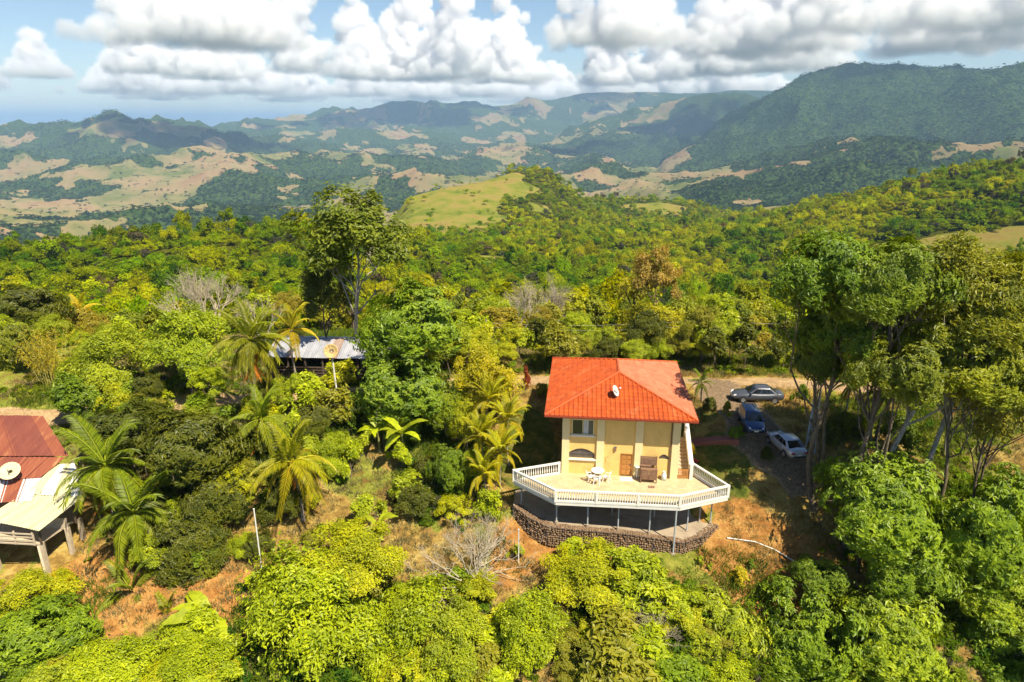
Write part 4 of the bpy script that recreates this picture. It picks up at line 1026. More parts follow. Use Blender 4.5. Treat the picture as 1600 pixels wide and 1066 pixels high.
# ------------------------------------------------------------------ cars
def car_paint(name, col):
    m, nt, out = newmat(name)
    b = nt.n('ShaderNodeBsdfPrincipled', {'Base Color': (*col, 1), 'Metallic': 0.35, 'Roughness': 0.32, 'Coat Weight': 0.7, 'Coat Roughness': 0.05}); nt.t.links.new(b.outputs[0], out.inputs[0]); return m
M_cglass = glass_dark('car_glass', (0.012, 0.014, 0.016)); M_chrome = paint('alloy_silver', (0.55, 0.55, 0.56), 0.3, 0.03, 2.0, metal=0.8)
M_lampw = paint('headlamp_clear', (0.75, 0.78, 0.8), 0.15, 0.02, 2.0); M_lampr = paint('tail_lamp_red', (0.35, 0.02, 0.02), 0.2, 0.02, 2.0)
def car(name, label, x_, y_, heading, col, L=4.55, Wd=1.75, Hh=1.43, hatch=False):
    """length runs along local x, nose at +x"""
    zg = [gz(x_ + dx, y_ + dy) for dx in (-1, 0, 1) for dy in (-1, 0, 1)]
    o = empty(name, (x_, y_, max(zg) + 0.01), heading, label, 'car', 'cars parked on the drive')
    mp = car_paint(name + '_paint', col); h = L / 2; w = Wd / 2
    # lower body: stations along the length, half sections
    if hatch: st = [(-h, 0.62, 0.55, 0.80), (-h + .08, 0.80, 0.36, 0.93), (-h + .4, 0.95, 0.26, 0.97), (-1.0, 1.0, 0.24, 0.95), (0, 1.0, 0.22, 0.93), (0.75, 1.0, 0.22, 0.95), (1.1, 0.99, 0.24, 0.94), (h - .55, 0.95, 0.25, 0.86), (h - .2, 0.84, 0.28, 0.76), (h - .04, 0.72, 0.36, 0.66), (h, 0.62, 0.44, 0.58)]
    else: st = [(-h, 0.66, 0.46, 0.72), (-h + .1, 0.82, 0.32, 0.90), (-h + .35, 0.92, 0.26, 0.97), (-1.35, 0.98, 0.24, 0.97), (-0.9, 1.0, 0.22, 0.93), (0, 1.0, 0.20, 0.90), (0.75, 1.0, 0.20, 0.92), (1.05, 0.99, 0.22, 0.91), (h - .6, 0.95, 0.25, 0.83), (h - .22, 0.84, 0.28, 0.73), (h - .05, 0.72, 0.34, 0.63), (h, 0.62, 0.42, 0.54)]
    V = []; F = []; m = 11
    for (sx, kw, zb, zt) in st:
        half = [(0.0, zb), (0.80, zb), (0.97, zb + (zt - zb) * 0.28), (1.0, zb + (zt - zb) * 0.55), (0.96, zb + (zt - zb) * 0.84), (0.84, zt + 0.0), (0.0, zt + 0.045)]
        ring = [(-a_, z_) for a_, z_ in half[1:-1][::-1]]
        prof = half + ring[0:0]
        full = [(a_, z_) for a_, z_ in half] + [(-a_, z_) for a_, z_ in half[1:-1][::-1]]
        m = len(full)
        for a_, z_ in full: V.append((sx, a_ * w * kw, z_))
    ns_ = len(st)
    for i in range(ns_ - 1):
        for k in range(m):
            k2 = (k + 1) % m; a0, a1, b0, b1 = i * m + k, i * m + k2, (i + 1) * m + k, (i + 1) * m + k2; F += [(a0, b1, a1), (a0, b0, b1)]
    for base, flip in ((0, False), ((ns_ - 1) * m, True)):
        for k in range(1, m - 1): F.append((base, base + k, base + k + 1) if not flip else (base, base + k + 1, base + k))
    body = link('body', np_mesh('body', np.array(V), np.array(F), True), o, mp)
    # cabin
    if hatch: xb0, xb1, xr0, xr1 = -h + .12, 1.05, -h + .45, 0.25
    else: xb0, xb1, xr0, xr1 = -1.75, 1.0, -0.95, 0.18
    zb_, zr = 0.90, Hh; wb, wr = w * 0.90, w * 0.68
    def q(t_, f):   # point on greenhouse flank: t 0..1 rear->front, f 0..1 belt->roof
        xb = xb0 + (xb1 - xb0) * t_; xr = xr0 + (xr1 - xr0) * t_; s_ = math.sin(f * 1.5708)
        return np.array([xb + (xr - xb) * f, (wb + (wr - wb) * f) * 1.0, zb_ + (zr - zb_) * (0.15 * s_ + 0.85 * f) + 0.02 * math.sin(t_ * 3.14) * f])
    RT, RF = 9, 5
    V = []; F = []
    for i in range(RT):
        t_ = i / (RT - 1)
        for k in range(RF): V.append(q(t_, k / (RF - 1)))
        for k in range(RF - 1, -1, -1): V.append(q(t_, k / (RF - 1)) * [1, -1, 1])
    m = 2 * RF
    for i in range(RT - 1):
        for k in range(m - 1): a0, b0 = i * m + k, (i + 1) * m + k; F += [(a0, b0 + 1, a0 + 1), (a0, b0, b0 + 1)]
    for base, flip in ((0, 1), ((RT - 1) * m, 0)):
        for k in range(RF - 1):
            a0, a1, b0, b1 = base + k, base + k + 1, base + m - 1 - k, base + m - 2 - k; f_ = [(a0, a1, b1), (a0, b1, b0)]; F += f_ if flip else [x[::-1] for x in f_]
    cab = link('cabin', np_mesh('cabin', np.array(V), np.array(F), True), o, mp)
    # a gently crowned roof skin
    ro = []
    def panel(name_, t0, t1, f0, f1, side, par, mat, push=0.012):
        P_ = [q(t0, f0), q(t1, f0), q(t1, f1), q(t0, f1)]; P_ = [p * [1, side, 1] + np.array([0, side * push, 0.004]) for p in P_]
        Fs = [(0, 1, 2), (0, 2, 3)] if side > 0 else [(0, 2, 1), (0, 3, 2)]
        mk(name_, [(np.array(P_), np.array(Fs))], mat, par)
    for sd_ in (1, -1):
        panel('side_window', 0.12, 0.34, 0.14, 0.80, sd_, cab, M_cglass); panel('side_window', 0.36, 0.60, 0.12, 0.82, sd_, cab, M_cglass); panel('side_window', 0.62, 0.93, 0.12, 0.82, sd_, cab, M_cglass)
    def screen(name_, t_, sx):
        P_ = []
        for f in (0.06, 0.90):
            for sd_ in (0.90, 0.5, -0.5, -0.90):
                p = q(t_, f); P_.append((p[0] + sx * (0.022 + 0.05 * (1 - sd_ * sd_)), p[1] * sd_, p[2] + 0.012))
        Fs = []
        for k in range(3): Fs += [(k, k + 1, k + 5), (k, k + 5, k + 4)]
        if sx < 0: Fs = [f[::-1] for f in Fs]
        mk(name_, [(np.array(P_), np.array(Fs))], M_cglass, cab)
    screen('windscreen', 1.0, 1); screen('rear_window', 0.0, -1)
    for wxp in (h - 0.88, -h + 0.92):
        for sd_ in (1, -1):
            wl_ = link('wheel', None, o) if False else empty('wheel', (wxp, sd_ * (w - 0.10), 0.31), 0); wl_.parent = o
            V, F = lathe([(0.0, -0.10), (0.20, -0.10), (0.29, -0.10), (0.315, -0.06), (0.315, 0.06), (0.29, 0.10), (0.20, 0.10)], 18); V = V[:, [0, 2, 1]]
            mk('tyre', [(V, F[:, ::-1])], M_black, wl_, True)
            V, F = lathe([(0.20, 0.105), (0.16, 0.09), (0.05, 0.10), (0.0, 0.11)], 12); V = V[:, [0, 2, 1]] * [1, sd_, 1]; mk('rim', [(V, F)], M_chrome, wl_)
            mk('wheel_arch', [(lathe([(0.0, -0.001), (0.36, 0.0), (0.37, 0.0)], 18)[0][:, [0, 2, 1]] * [1, 1, 1] + [wxp, sd_ * (w * 0.985), 0.34], lathe([(0.0, 0), (0.36, 0.0), (0.37, 0.0)], 18)[1])], M_black, body)
    for sd_ in (1, -1):
        mk('headlight', [(np.array([(h - .30, sd_ * w * 0.50, 0.72), (h - .34, sd_ * w * 0.80, 0.74), (h - .07, sd_ * w * 0.70, 0.56), (h - .02, sd_ * w * 0.44, 0.55), (h - .10, sd_ * w * 0.6, 0.72)]) + [0.03, 0, 0.02], np.array([(0, 1, 4), (1, 2, 4), (2, 3, 4), (3, 0, 4)]))], M_lampw, body)
        mk('tail_light', [box(-h - 0.005, sd_ * w * 0.62 - 0.14, 0.66, -h + 0.12, sd_ * w * 0.62 + 0.14, 0.80)], M_lampr, body)
        mk('mirror', [box(0.72, sd_ * w * 0.93 - 0.02, 0.93, 0.86, sd_ * (w + 0.14), 1.04)] if sd_ > 0 else [box(0.72, -(w + 0.14), 0.93, 0.86, -w * 0.93 + 0.02, 1.04)], mp, body)
        for xh in (-0.55, 0.45): mk('door_handle', [box(xh - 0.09, sd_ * (w * 0.985) - 0.012, 0.78, xh + 0.09, sd_ * (w * 0.985) + 0.012, 0.81)], M_chrome, body)
    mk('number_plate', [box(-h - 0.012, -0.18, 0.52, -h + 0.02, 0.18, 0.62)], M_plastic, body); mk('number_plate', [box(h - 0.03, -0.18, 0.40, h + 0.015, 0.18, 0.50)], M_plastic, body)
    mk('grille', [box(h - 0.03, -0.42, 0.53, h + 0.008, 0.42, 0.60)], M_chrome, body); mk('bumper', [box(h - 0.05, -w * 0.6, 0.30, h + 0.002, w * 0.6, 0.41)], M_black, body); mk('bumper', [box(-h - 0.002, -w * 0.6, 0.36, -h + 0.06, w * 0.6, 0.48)], M_black, body)
    return o
car('grey_sedan', 'grey sedan parked side-on across the drive, nearest the road', 23.2, 60.0, rad(176), (0.09, 0.095, 0.115), 4.7, 1.78, 1.42)
car('blue_hatchback', 'dark blue hatchback facing the camera between the grey and white cars', 20.9, 54.6, rad(-97), (0.012, 0.04, 0.13), 4.1, 1.74, 1.52, True)
car('white_sedan', 'silver white sedan seen from behind, nearest the lawn', 23.0, 52.0, rad(98), (0.44, 0.46, 0.50), 4.4, 1.74, 1.40)
# ------------------------------------------------------------------ old farmhouse at the left
def sheet_mat(name, a, b, rust, th):
    m, nt, out = newmat(name)
    tc = nt.n('ShaderNodeTexCoord').outputs['Object']
    n = nt.noise(nt.n('ShaderNodeMapping', {0: tc, 'Scale': (1.6, 0.35, 0.35)}).outputs[0], 1.0, 6, 0.7)
    c = nt.ramp(n, [(0.3, a), (0.7, b)])
    d = nt.mr(nt.noise(nt.n('ShaderNodeMapping', {0: tc, 'Scale': (2.2, 0.3, 0.3)}).outputs[0], 0.7, 7, 0.75), th, th + 0.1)
    c = nt.mix(d, c, (*rust, 1))
    b_ = nt.n('ShaderNodeBsdfPrincipled', {'Base Color': c, 'Roughness': 0.55, 'Specular IOR Level': 0.35}); nt.t.links.new(b_.outputs[0], out.inputs[0]); return m
M_maroon = sheet_mat('sheet_maroon', (0.17, 0.045, 0.03), (0.26, 0.08, 0.05), (0.42, 0.17, 0.08), 0.60)
M_rusty = sheet_mat('sheet_rust', (0.22, 0.06, 0.035), (0.34, 0.11, 0.05), (0.50, 0.25, 0.10), 0.55)
M_stripe = sheet_mat('sheet_white_rusted', (0.62, 0.60, 0.58), (0.75, 0.72, 0.68), (0.30, 0.12, 0.10), 0.56)
M_creams = sheet_mat('sheet_cream', (0.56, 0.50, 0.28), (0.68, 0.62, 0.38), (0.50, 0.30, 0.10), 0.64)
M_zinc = sheet_mat('sheet_zinc', (0.26, 0.27, 0.31), (0.44, 0.44, 0.48), (0.24, 0.17, 0.13), 0.57)
M_zincr = sheet_mat('sheet_zinc_rust', (0.26, 0.17, 0.13), (0.36, 0.25, 0.19), (0.42, 0.38, 0.36), 0.52)
def sheets(parent, A_, B_, C_, D_, n, mat, lap=0.02, waves=5, name='roof_sheet'):
    """n corrugated sheets side by side: lower edge A->B, upper edge D->C; mat may be a list"""
    A_, B_, C_, D_ = [np.array(p, float) for p in (A_, B_, C_, D_)]
    nrm = unit(np.cross(B_ - A_, D_ - A_)); 
    if nrm[2] < 0: nrm = -nrm
    for i in range(n):
        f0, f1 = i / n, (i + 1) / n + 0.02 * (1 if i < n - 1 else 0)
        k = waves * 4 + 1; V = []; F = []
        jit = rng.normal(0, 0.012)
        for j in range(k):
            f = f0 + (f1 - f0) * j / (k - 1); wv = 0.022 * math.cos(j / 4 * 6.2832) + (i % 2) * 0.012 + jit
            for e in (0, 1): V.append((A_ + (B_ - A_) * f) * (1 - e) + (D_ + (C_ - D_) * f) * e + nrm * wv)
        for j in range(k - 1): F += [(2 * j, 2 * j + 2, 2 * j + 3), (2 * j, 2 * j + 3, 2 * j + 1)]
        mm = mat[i % len(mat)] if isinstance(mat, list) else mat
        link(name, np_mesh(name, np.array(V), np.array(F), True), parent, mm)
fh = empty('farmhouse', (-38, 47, -4), 0, 'old farmhouse on posts with rusty maroon metal roof at the left edge', 'house')
oF = np.array((-38, 47, -4.0)); lf = lambda p: np.array(p, float) - oF
R0, R1 = (-52.5, 55.0, 2.6), (-40.9, 54.66, 2.6); S0, S1 = (-49.5, 49.9, 1.2), (-35.9, 49.83, 1.2)
sheets(fh, lf(S0), lf(S1), lf(R1), lf(R0), 9, [M_maroon, M_maroon, M_rusty])
T0, T1 = (-47.5, 46.6, 0.25), (-37.0, 47.75, 0.42)
sheets(fh, lf(T0) , lf(T1), lf(np.array(S1) + [-0.2, -0.05, -0.06]), lf(np.array(S0) + [0, -0.05, -0.06]), 8, [M_rusty, M_maroon, M_rusty, M_rusty])
U0, U1 = (-45.5, 44.6, -0.35), (-36.2, 45.3, -0.2)
sheets(fh, lf(U0), lf(U1), lf(np.array(T1) + [0.0, 0.1, -0.06]), lf(np.array(T0) + [0, 0.1, -0.06]), 8, [M_stripe, M_stripe, M_rusty, M_stripe])
Q0, Q1, Q2, Q3 = (-38.6, 43.5, -0.62), (-33.5, 41.95, -0.62), (-32.7, 45.9, -0.25), (-36.4, 48.3, 0.35)
sheets(fh, lf(Q0), lf(Q1), lf(Q2), lf((-37.3, 46.0, -0.05)), 5, M_creams)
sheets(fh, lf((-37.2, 46.0, -0.02)), lf((-32.75, 45.85, -0.2)), lf((-35.4, 49.6, 0.7)), lf((-36.6, 49.2, 0.8)), 4, [M_creams, M_stripe])
# floor, walls, posts, porch rail
mk('floor', [prism([lf((-47, 43.6, 0))[:2], lf((-34.3, 42.6, 0))[:2], lf((-33.6, 45.6, 0))[:2], lf((-36.5, 53.5, 0))[:2], lf((-48, 53.8, 0))[:2]], 1.75, 1.9)], M_woodpale, fh)
for i in range(26):
    x_ = -46.8 + i * 0.42; mk('wall_board', [box(x_ - oF[0], 46.0 - oF[1], 1.9, x_ + 0.40 - oF[0], 46.06 - oF[1], 3.95)], M_wooddark if i % 5 else M_woodpale, fh)
for i in range(17):
    f0 = i / 17.0; p_ = np.array((-36.0, 46.0)) + (np.array((-36.9, 53.4)) - np.array((-36.0, 46.0))) * f0; q_ = np.array((-36.0, 46.0)) + (np.array((-36.9, 53.4)) - np.array((-36.0, 46.0))) * (f0 + 0.055)
    mk('wall_board', [beam((p_[0] - oF[0], p_[1] - oF[1], 3.0), (q_[0] - oF[0], q_[1] - oF[1], 3.0), 0.05, 2.2)], M_woodpale, fh)
for i in range(6): mk('board', [beam(lf((-36.0, 44.6, -2.06 + i * 0.16)), lf((-33.3, 44.5, -2.06 + i * 0.16)), 0.05, 0.15)], M_woodpale, fh)
for x_, y_ in ((-35.6, 44.6), (-33.4, 44.5), (-34.1, 42.6), (-38.5, 43.6), (-42.5, 43.9), (-46.5, 44), (-33.2, 45.7), (-36.5, 47), (-42, 47)):
    g_ = gz(x_, y_) + 4 - 0.3; mk('post', [box(x_ - oF[0] - 0.14, y_ - oF[1] - 0.14, g_, x_ - oF[0] + 0.14, y_ - oF[1] + 0.14, 2.0)], M_woodpale, fh)
for x_, y_, zt in ((-34.0, 42.5, -0.62), (-33.2, 45.3, -0.35), (-38.2, 43.5, -0.65)): mk('post', [box(x_ - oF[0] - 0.06, y_ - oF[1] - 0.06, 1.9, x_ - oF[0] + 0.06, y_ - oF[1] + 0.06, zt + 4)], M_wooddark, fh)
for k in range(4): mk('rail', [beam(lf((-46.0, 43.4, -2.0 + k * 0.28)), lf((-34.4, 42.35, -2.0 + k * 0.28)), 0.05, 0.11)], M_woodpale, fh)
for k in range(9): f = k / 8; mk('rail_post', [box(*(lf((-46 + 11.6 * f, 43.44 - 1.05 * f, -2.1)) - [0.05, 0.05, 0]), *(lf((-46 + 11.6 * f, 43.44 - 1.05 * f, -1.0)) + [0.05, 0.05, 0]))], M_woodpale, fh)
mk('brace', [beam(lf((-34.3, 42.5, -2.2)), lf((-33.6, 41.7, gz(-33.6, 41.7))), 0.14, 0.14)], M_woodpale, fh)
fd = empty('large_satellite_dish', (-38.9, 47.3, 0.55), rad(20), 'cream satellite dish standing on the rusty farmhouse roof', 'satellite dish')
V, F = lathe([(0.0, 0.0), (0.3, 0.03), (0.55, 0.1), (0.74, 0.2), (0.75, 0.18), (0.55, 0.08), (0.0, -0.03)], 18); Mr = np.array(Matrix.Rotation(rad(38), 3, 'X')); mk('dish', [(V @ Mr.T + [0, 0, 0.62], F)], M_creams, fd, True)
mk('mount', [tube([(0, 0, -0.4), (0, 0, 0.62)], [0.05, 0.05], 7)], M_iron, fd); fp = np.array([0, 0, 0.62]) + Mr @ np.array([0, -0.1, 0.7]); mk('feed_arm', [beam((0, -0.3, 0.5), fp, 0.04, 0.04)], M_iron, fd)
# ------------------------------------------------------------------ zinc roofed shed behind the palms
sd_ = empty('shed', (-22, 71, 0), 0, 'open wooden shed with patched zinc roof behind the palms', 'shed')
oS = np.array((-22, 71, gz(-22, 71))); sd_.location = oS; ls = lambda p: np.array(p, float) - oS; g0 = oS[2]
def srow(pa_, pb_, pc__, pd_, n, mat): sheets(sd_, ls(pa_), ls(pb_), ls(pc__), ls(pd_), n, mat)
za, zb2 = 3.05, 3.9
srow((-26.2, 69.0, za), (-12.5, 68.2, za), (-12.3, 72.6, zb2), (-26.6, 73.4, zb2), 15, [M_zinc, M_zinc, M_zincr, M_zinc, M_zinc])
srow((-26.6, 76.6, za), (-12.2, 75.8, za), (-12.3, 72.5, zb2 + .03), (-26.6, 73.3, zb2 + .03), 15, [M_zincr, M_zinc])
for i in range(8):
    x_ = -26 + i * 1.9; 
    for yy in (69.3 - 0.055 * (x_ + 26), 76.2 - 0.055 * (x_ + 26)): mk('post', [box(x_ - oS[0] - 0.08, yy - oS[1] - 0.08, -0.4, x_ - oS[0] + 0.08, yy - oS[1] + 0.08, za - g0)], M_wooddark, sd_)
for k in range(6): mk('wall_slat', [beam(ls((-26.0, 69.25, g0 + 0.35 + k * 0.33)), ls((-12.7, 68.5, g0 + 0.35 + k * 0.33)), 0.04, 0.16)], M_wooddark, sd_)
mk('back_wall', [beam(ls((-26.0, 76.1, g0 + 1.3)), ls((-12.7, 75.4, g0 + 1.3)), 0.06, 2.5)], M_wooddark, sd_)
mk('side_wall', [beam(ls((-26.0, 69.3, g0 + 1.3)), ls((-26.0, 76.0, g0 + 1.3)), 0.06, 2.5)], M_wooddark, sd_)
mk('trough', [box(*(ls((-24, 67.6, g0 + 0.3))), *(ls((-17, 68.1, g0 + 0.75))))], M_woodpale, sd_)
dp = empty('round_straw_dish', (-17.3, 62.0, gz(-17.3, 62.0)), 0, 'tan round mesh dish on a slim white pole before the shed', 'satellite dish')
hp = at(505, 549, 62.0)[2] - gz(-17.3, 62.0)
mk('pole', [tube([(0.25, 0, -0.3), (0.1, 0, hp * 0.5), (0, 0, hp)], [0.09, 0.085, 0.07], 8)], M_white, dp)
V, F = lathe([(0.0, 0.0), (0.3, 0.04), (0.55, 0.14), (0.68, 0.28), (0.69, 0.26), (0.55, 0.11), (0.0, -0.04)], 20); Mr = np.array(Matrix.Rotation(rad(66), 3, 'X'))
mk('dish', [(V @ Mr.T + [0, 0, hp], F)], paint('dish_tan', (0.55, 0.40, 0.16), 0.7, 0.25, 8.0), dp, True)
for k in range(10):
    a_ = k * 0.628; e_ = Mr @ np.array([0.66 * math.cos(a_), 0.66 * math.sin(a_), 0.29]); mk('rib', [beam((0, 0, hp), e_ + [0, 0, hp], 0.02, 0.02)], M_woodpale, dp)
# ------------------------------------------------------------------ palms, bananas, dead trees
def frond_mesh(name, rise, sag, pairs, ll, hang, seed, wid=0.11):
    R = np.random.default_rng(seed); acc = Acc()
    t_ = np.linspace(0, 1, 12); cx = t_ * (1 - 0.12 * sag * t_); cz = rise * t_ - sag * t_ ** 2.2
    pts = np.stack([cx, np.zeros(12), cz], 1)
    acc.add(*tube(pts, np.linspace(0.014, 0.003, 12), 4)); tints = [np.full(len(acc.F[0]), 0.9)]
    P_, N_, A_, S_ = [], [], [], []
    for k in range(pairs):
        u_ = 0.13 + 0.87 * k / (pairs - 1)
        p = np.array([np.interp(u_, t_, cx), 0, np.interp(u_, t_, cz)]); p2 = np.array([np.interp(u_ + .02, t_, cx), 0, np.interp(u_ + .02, t_, cz)])
        tg = unit(p2 - p) if u_ < 0.97 else np.array([0.8, 0, -0.6])
        L_ = ll * (0.35 + 0.65 * math.sin(min(1, u_ * 1.25 + 0.08) * 2.6)) * R.uniform(0.85, 1.1)
        for s_ in (-1, 1):
            ax = unit(np.array([0, s_ * 1.0, 0]) + tg * (0.5 + 0.5 * u_) + np.array([0, 0, -hang * R.uniform(0.7, 1.3)]))
            P_.append(p + ax * L_ * 0.35); A_.append(ax); N_.append(unit(np.array([0, -s_ * 0.35, 1]) + R.normal(0, 0.15, 3))); S_.append(L_)
    V, F = leaves(np.array(P_), np.array(N_), np.array(A_), np.array(S_), wid, 0.05); acc.add(V, F)
    tints.append(np.repeat(R.uniform(0.25, 0.85, len(P_)), 2))
    me = np_mesh(name, np.concatenate(acc.V), np.concatenate(acc.F)); fattr(me, 'tint', np.concatenate(tints), 'FACE'); me.materials.append(m_leaf); return me
FR = {'arch': [frond_mesh('frond', 0.55, 0.75, 44, 0.24, 0.35, 1), frond_mesh('frond', 0.40, 0.80, 44, 0.26, 0.45, 2)],
      'hang': [frond_mesh('frond', 0.25, 1.05, 46, 0.22, 0.55, 3), frond_mesh('frond', 0.1, 1.0, 46, 0.23, 0.6, 4)],
      'up': [frond_mesh('frond', 0.9, 0.45, 40, 0.24, 0.15, 5, 0.14)]}
m_palm_trunk = bark_mat('palm_trunk_grey', (0.20, 0.17, 0.13), (0.42, 0.37, 0.30), 9.0)
PALM_N = [0]
def palm(label, c, D, L, col, n=17, dead=0, rt=0.14, base=None, group='feather palms on the slope', kinds=('arch', 'hang', 'up'), name='palm_tree', cat='palm', wilt=0.0):
    PALM_N[0] += 1; R = np.random.default_rng(900 + PALM_N[0])
    C = at(c[0], c[1], D); bx, by = (C[0] + R.normal(0, 0.3), D + 0.2) if base is None else base
    g_ = gz(bx, by); root = empty(name, (bx, by, g_), 0, label, cat, group); cl = C - np.array([bx, by, g_])
    p = branch_path((0, 0, -0.4), cl, R, 0.025, 8)
    tk = link('trunk', None, root) if False else mk('trunk', [tube(p, np.interp(np.linspace(0, 1, 8), [0, 0.15, 1], [rt * 1.5, rt, rt * 0.75]), 9)], m_palm_trunk, root, True)
    for k in range(n):
        f = k / n; kd = kinds[2] if f < 0.2 else (kinds[0] if f < 0.62 else kinds[1])
        me = FR[kd][R.integers(len(FR[kd]))]; o = link('frond', me, root); o.location = cl + [0, 0, -0.1 * f]
        o.rotation_euler = (R.normal(0, 0.12), rad(-38 + 66 * f + wilt * 20) + R.normal(0, 0.1), k * 2.39996 + R.normal(0, 0.15)); s_ = L * R.uniform(0.85, 1.1); o.scale = (s_, s_, s_)
        v = R.uniform(0.75, 1.2); o.color = (col[0] * v * (1 + 0.25 * f), col[1] * v, col[2], 1)
    for k in range(dead):
        o = link('dead_frond', FR['hang'][R.integers(2)], root); o.location = cl + [0, 0, -0.25]; o.rotation_euler = (R.normal(0, 0.1), rad(48 + R.uniform(0, 22)), k * 2.1 + R.uniform(0, 1)); s_ = L * R.uniform(0.6, 0.8); o.scale = (s_, s_ * 0.6, s_); o.color = (0.40, 0.19, 0.04, 1)
    return root
def blade_mesh(seed):
    R = np.random.default_rng(seed); V = []; F = []; n = 14
    for i in range(n + 1):
        t_ = i / n; w = 0.13 * math.sin(min(1.0, t_ * 1.06 + 0.02) * 3.0) ** 0.7 if t_ > 0.14 else 0.012
        x_ = t_ * (1 - 0.15 * t_); z_ = 0.55 * t_ - 0.62 * t_ ** 2.1
        for s_ in (-1, 0, 1):
            e = w * (1 + R.normal(0, 0.07)); V.append((x_ + abs(s_) * 0.03, s_ * e, z_ + abs(s_) * (0.03 - 0.05 * t_) + R.normal(0, 0.004)))
    for i in range(n):
        for s_ in (0, 1): a0 = i * 3 + s_; F += [(a0, a0 + 3, a0 + 4), (a0, a0 + 4, a0 + 1)]
    me = np_mesh('leaf', np.array(V), np.array(F), True); fattr(me, 'tint', R.uniform(0.4, 0.75, len(F)), 'FACE'); me.materials.append(m_leaf); return me
BLADES = [blade_mesh(i) for i in range(4)]
def banana(label, c, D, L, col, n=7, face=None):
    PALM_N[0] += 1; R = np.random.default_rng(1300 + PALM_N[0]); C = at(c[0], c[1], D); g_ = gz(C[0], D)
    root = empty('banana_plant', (C[0], D, g_), 0, label, 'banana plant', 'banana plants on the slope'); top = max(0.8, C[2] - g_)
    mk('stem', [tube([(0, 0, -0.2), (0.05, 0.03, top * 0.6), (0, 0, top)], [0.14, 0.11, 0.06], 8)], m_stem, root, True)
    for k in range(n):
        o = link('leaf', BLADES[k % 4], root); o.location = (0, 0, top - 0.05)
        az = k * 2.4 + R.normal(0, 0.2) if face is None else rad(face) + R.normal(0, 0.8)
        o.rotation_euler = (R.normal(0, 0.25), rad(-32 + 50 * k / n) + R.normal(0, 0.12), az); s_ = L * R.uniform(0.8, 1.1); o.scale = (s_, s_ * 1.1, s_); v = R.uniform(0.8, 1.2); o.color = (col[0] * v, col[1] * v, col[2], 1)
    return root
m_stem = bark_mat('banana_stem', (0.16, 0.16, 0.05), (0.32, 0.28, 0.10), 5.0)
def twigs(acc, R, p, d, L, r_, depth, spread=0.62):
    q = p + d * L; mid = (p + q) / 2 + R.normal(0, L * 0.06, 3); acc.add(*tube(np.array([p, mid, q]), [r_, r_ * 0.8, r_ * 0.6], 5 if depth > 1 else 4))
    if depth == 0: return
    for k in range(R.integers(2, 5) if depth > 1 else 3):
        d2 = unit(d + R.normal(0, spread, 3) + np.array([0, 0, 0.18])); twigs(acc, R, p + (q - p) * R.uniform(0.55, 1.0), d2, L * R.uniform(0.55, 0.85), r_ * 0.55, depth - 1, spread)
def dead_tree(label, px, py_base, D, H_, seed, mat=None, stems=3, depth=4, spread=0.55, r0=0.07, name='dead_tree', dz=0.0):
    R = np.random.default_rng(seed); B = at(px, py_base, D); g_ = gz(B[0], D) + dz
    root = empty(name, (B[0], D, g_), 0, label, 'dead tree'); acc = Acc()
    for k in range(stems):
        d = unit(np.array([R.normal(0, 0.45), R.normal(0, 0.35), 1.0])); twigs(acc, R, np.array([0, 0, -0.2]), d, H_ * 0.36, r0, depth, spread)
    link('trunk', acc.mesh('trunk', mat or m_bark_dead), root); return root

# ------------------------------------------------------------------ colours of foliage
Y1, Y2, Y3 = (0.22, 0.31, 0.009), (0.26, 0.32, 0.009), (0.44, 0.43, 0.012)
G1, G2, G3 = (0.125, 0.215, 0.013), (0.11, 0.19, 0.018), (0.21, 0.29, 0.018)
D1, D2 = (0.068, 0.092, 0.010), (0.055, 0.080, 0.010)
O1, O2, O3 = (0.17, 0.20, 0.025), (0.21, 0.21, 0.03), (0.24, 0.21, 0.075)
BT = 'broadleaf_tree'
REFS = [(480, 930, 'the large rounded yellow green tree'), (740, 870, 'the white dead shrub'), (690, 985, 'the brown dead twigs'), (920, 900, 'the yellow bush below the gabion wall'), (1155, 905, 'the round golden bush'), (1120, 1000, 'the small leafy tree at the bottom edge'),
        (590, 822, 'the small banana plant'), (300, 1000, 'the long banana leaves'), (95, 945, 'the small yellow palm'), (50, 1000, 'the corner bush'), (205, 925, 'the lower feather palm'), (320, 435, 'the large bare pale tree'), (405, 455, 'the small bare tree'), (90, 590, 'the bamboo clump'), (290, 540, 'the broad light green tree'),
        (500, 545, 'the zinc shed'), (560, 400, 'the tall slender-trunked tree'), (815, 490, 'the bare brownish tree'), (862, 470, 'the bare grey tree'), (1030, 530, 'the golden tree behind the roof'), (965, 590, 'the orange roof'), (1190, 620, 'the grey car'), (1097, 600, 'the small palm'), (750, 590, 'the golden yellow tree'), (1290, 560, 'the grove over the cars'), (1480, 640, 'the leaning pale trunks'), (20, 560, 'the olive tree at the left edge'), (1200, 520, 'the grassy knoll'), (126, 488, 'the small pale palm'), (660, 500, 'the dense green tree'), (395, 540, 'the tall feather palm'), (455, 720, 'the yellowish feather palm'), (628, 690, 'the broad-leaved banana plant'), (775, 690, 'the yellow cane palms'), (700, 740, 'the dark rounded shrub'), (300, 690, 'the tallest dark tree'), (335, 800, 'the dark tree by the white pole'), (165, 730, 'the large feather palm'), (406, 830, 'the lower white pole'), (530, 635, 'the banana plant by the dish pole'), (505, 550, 'the tan round dish'), (290, 890, 'the dark low tree')]
USED = {}
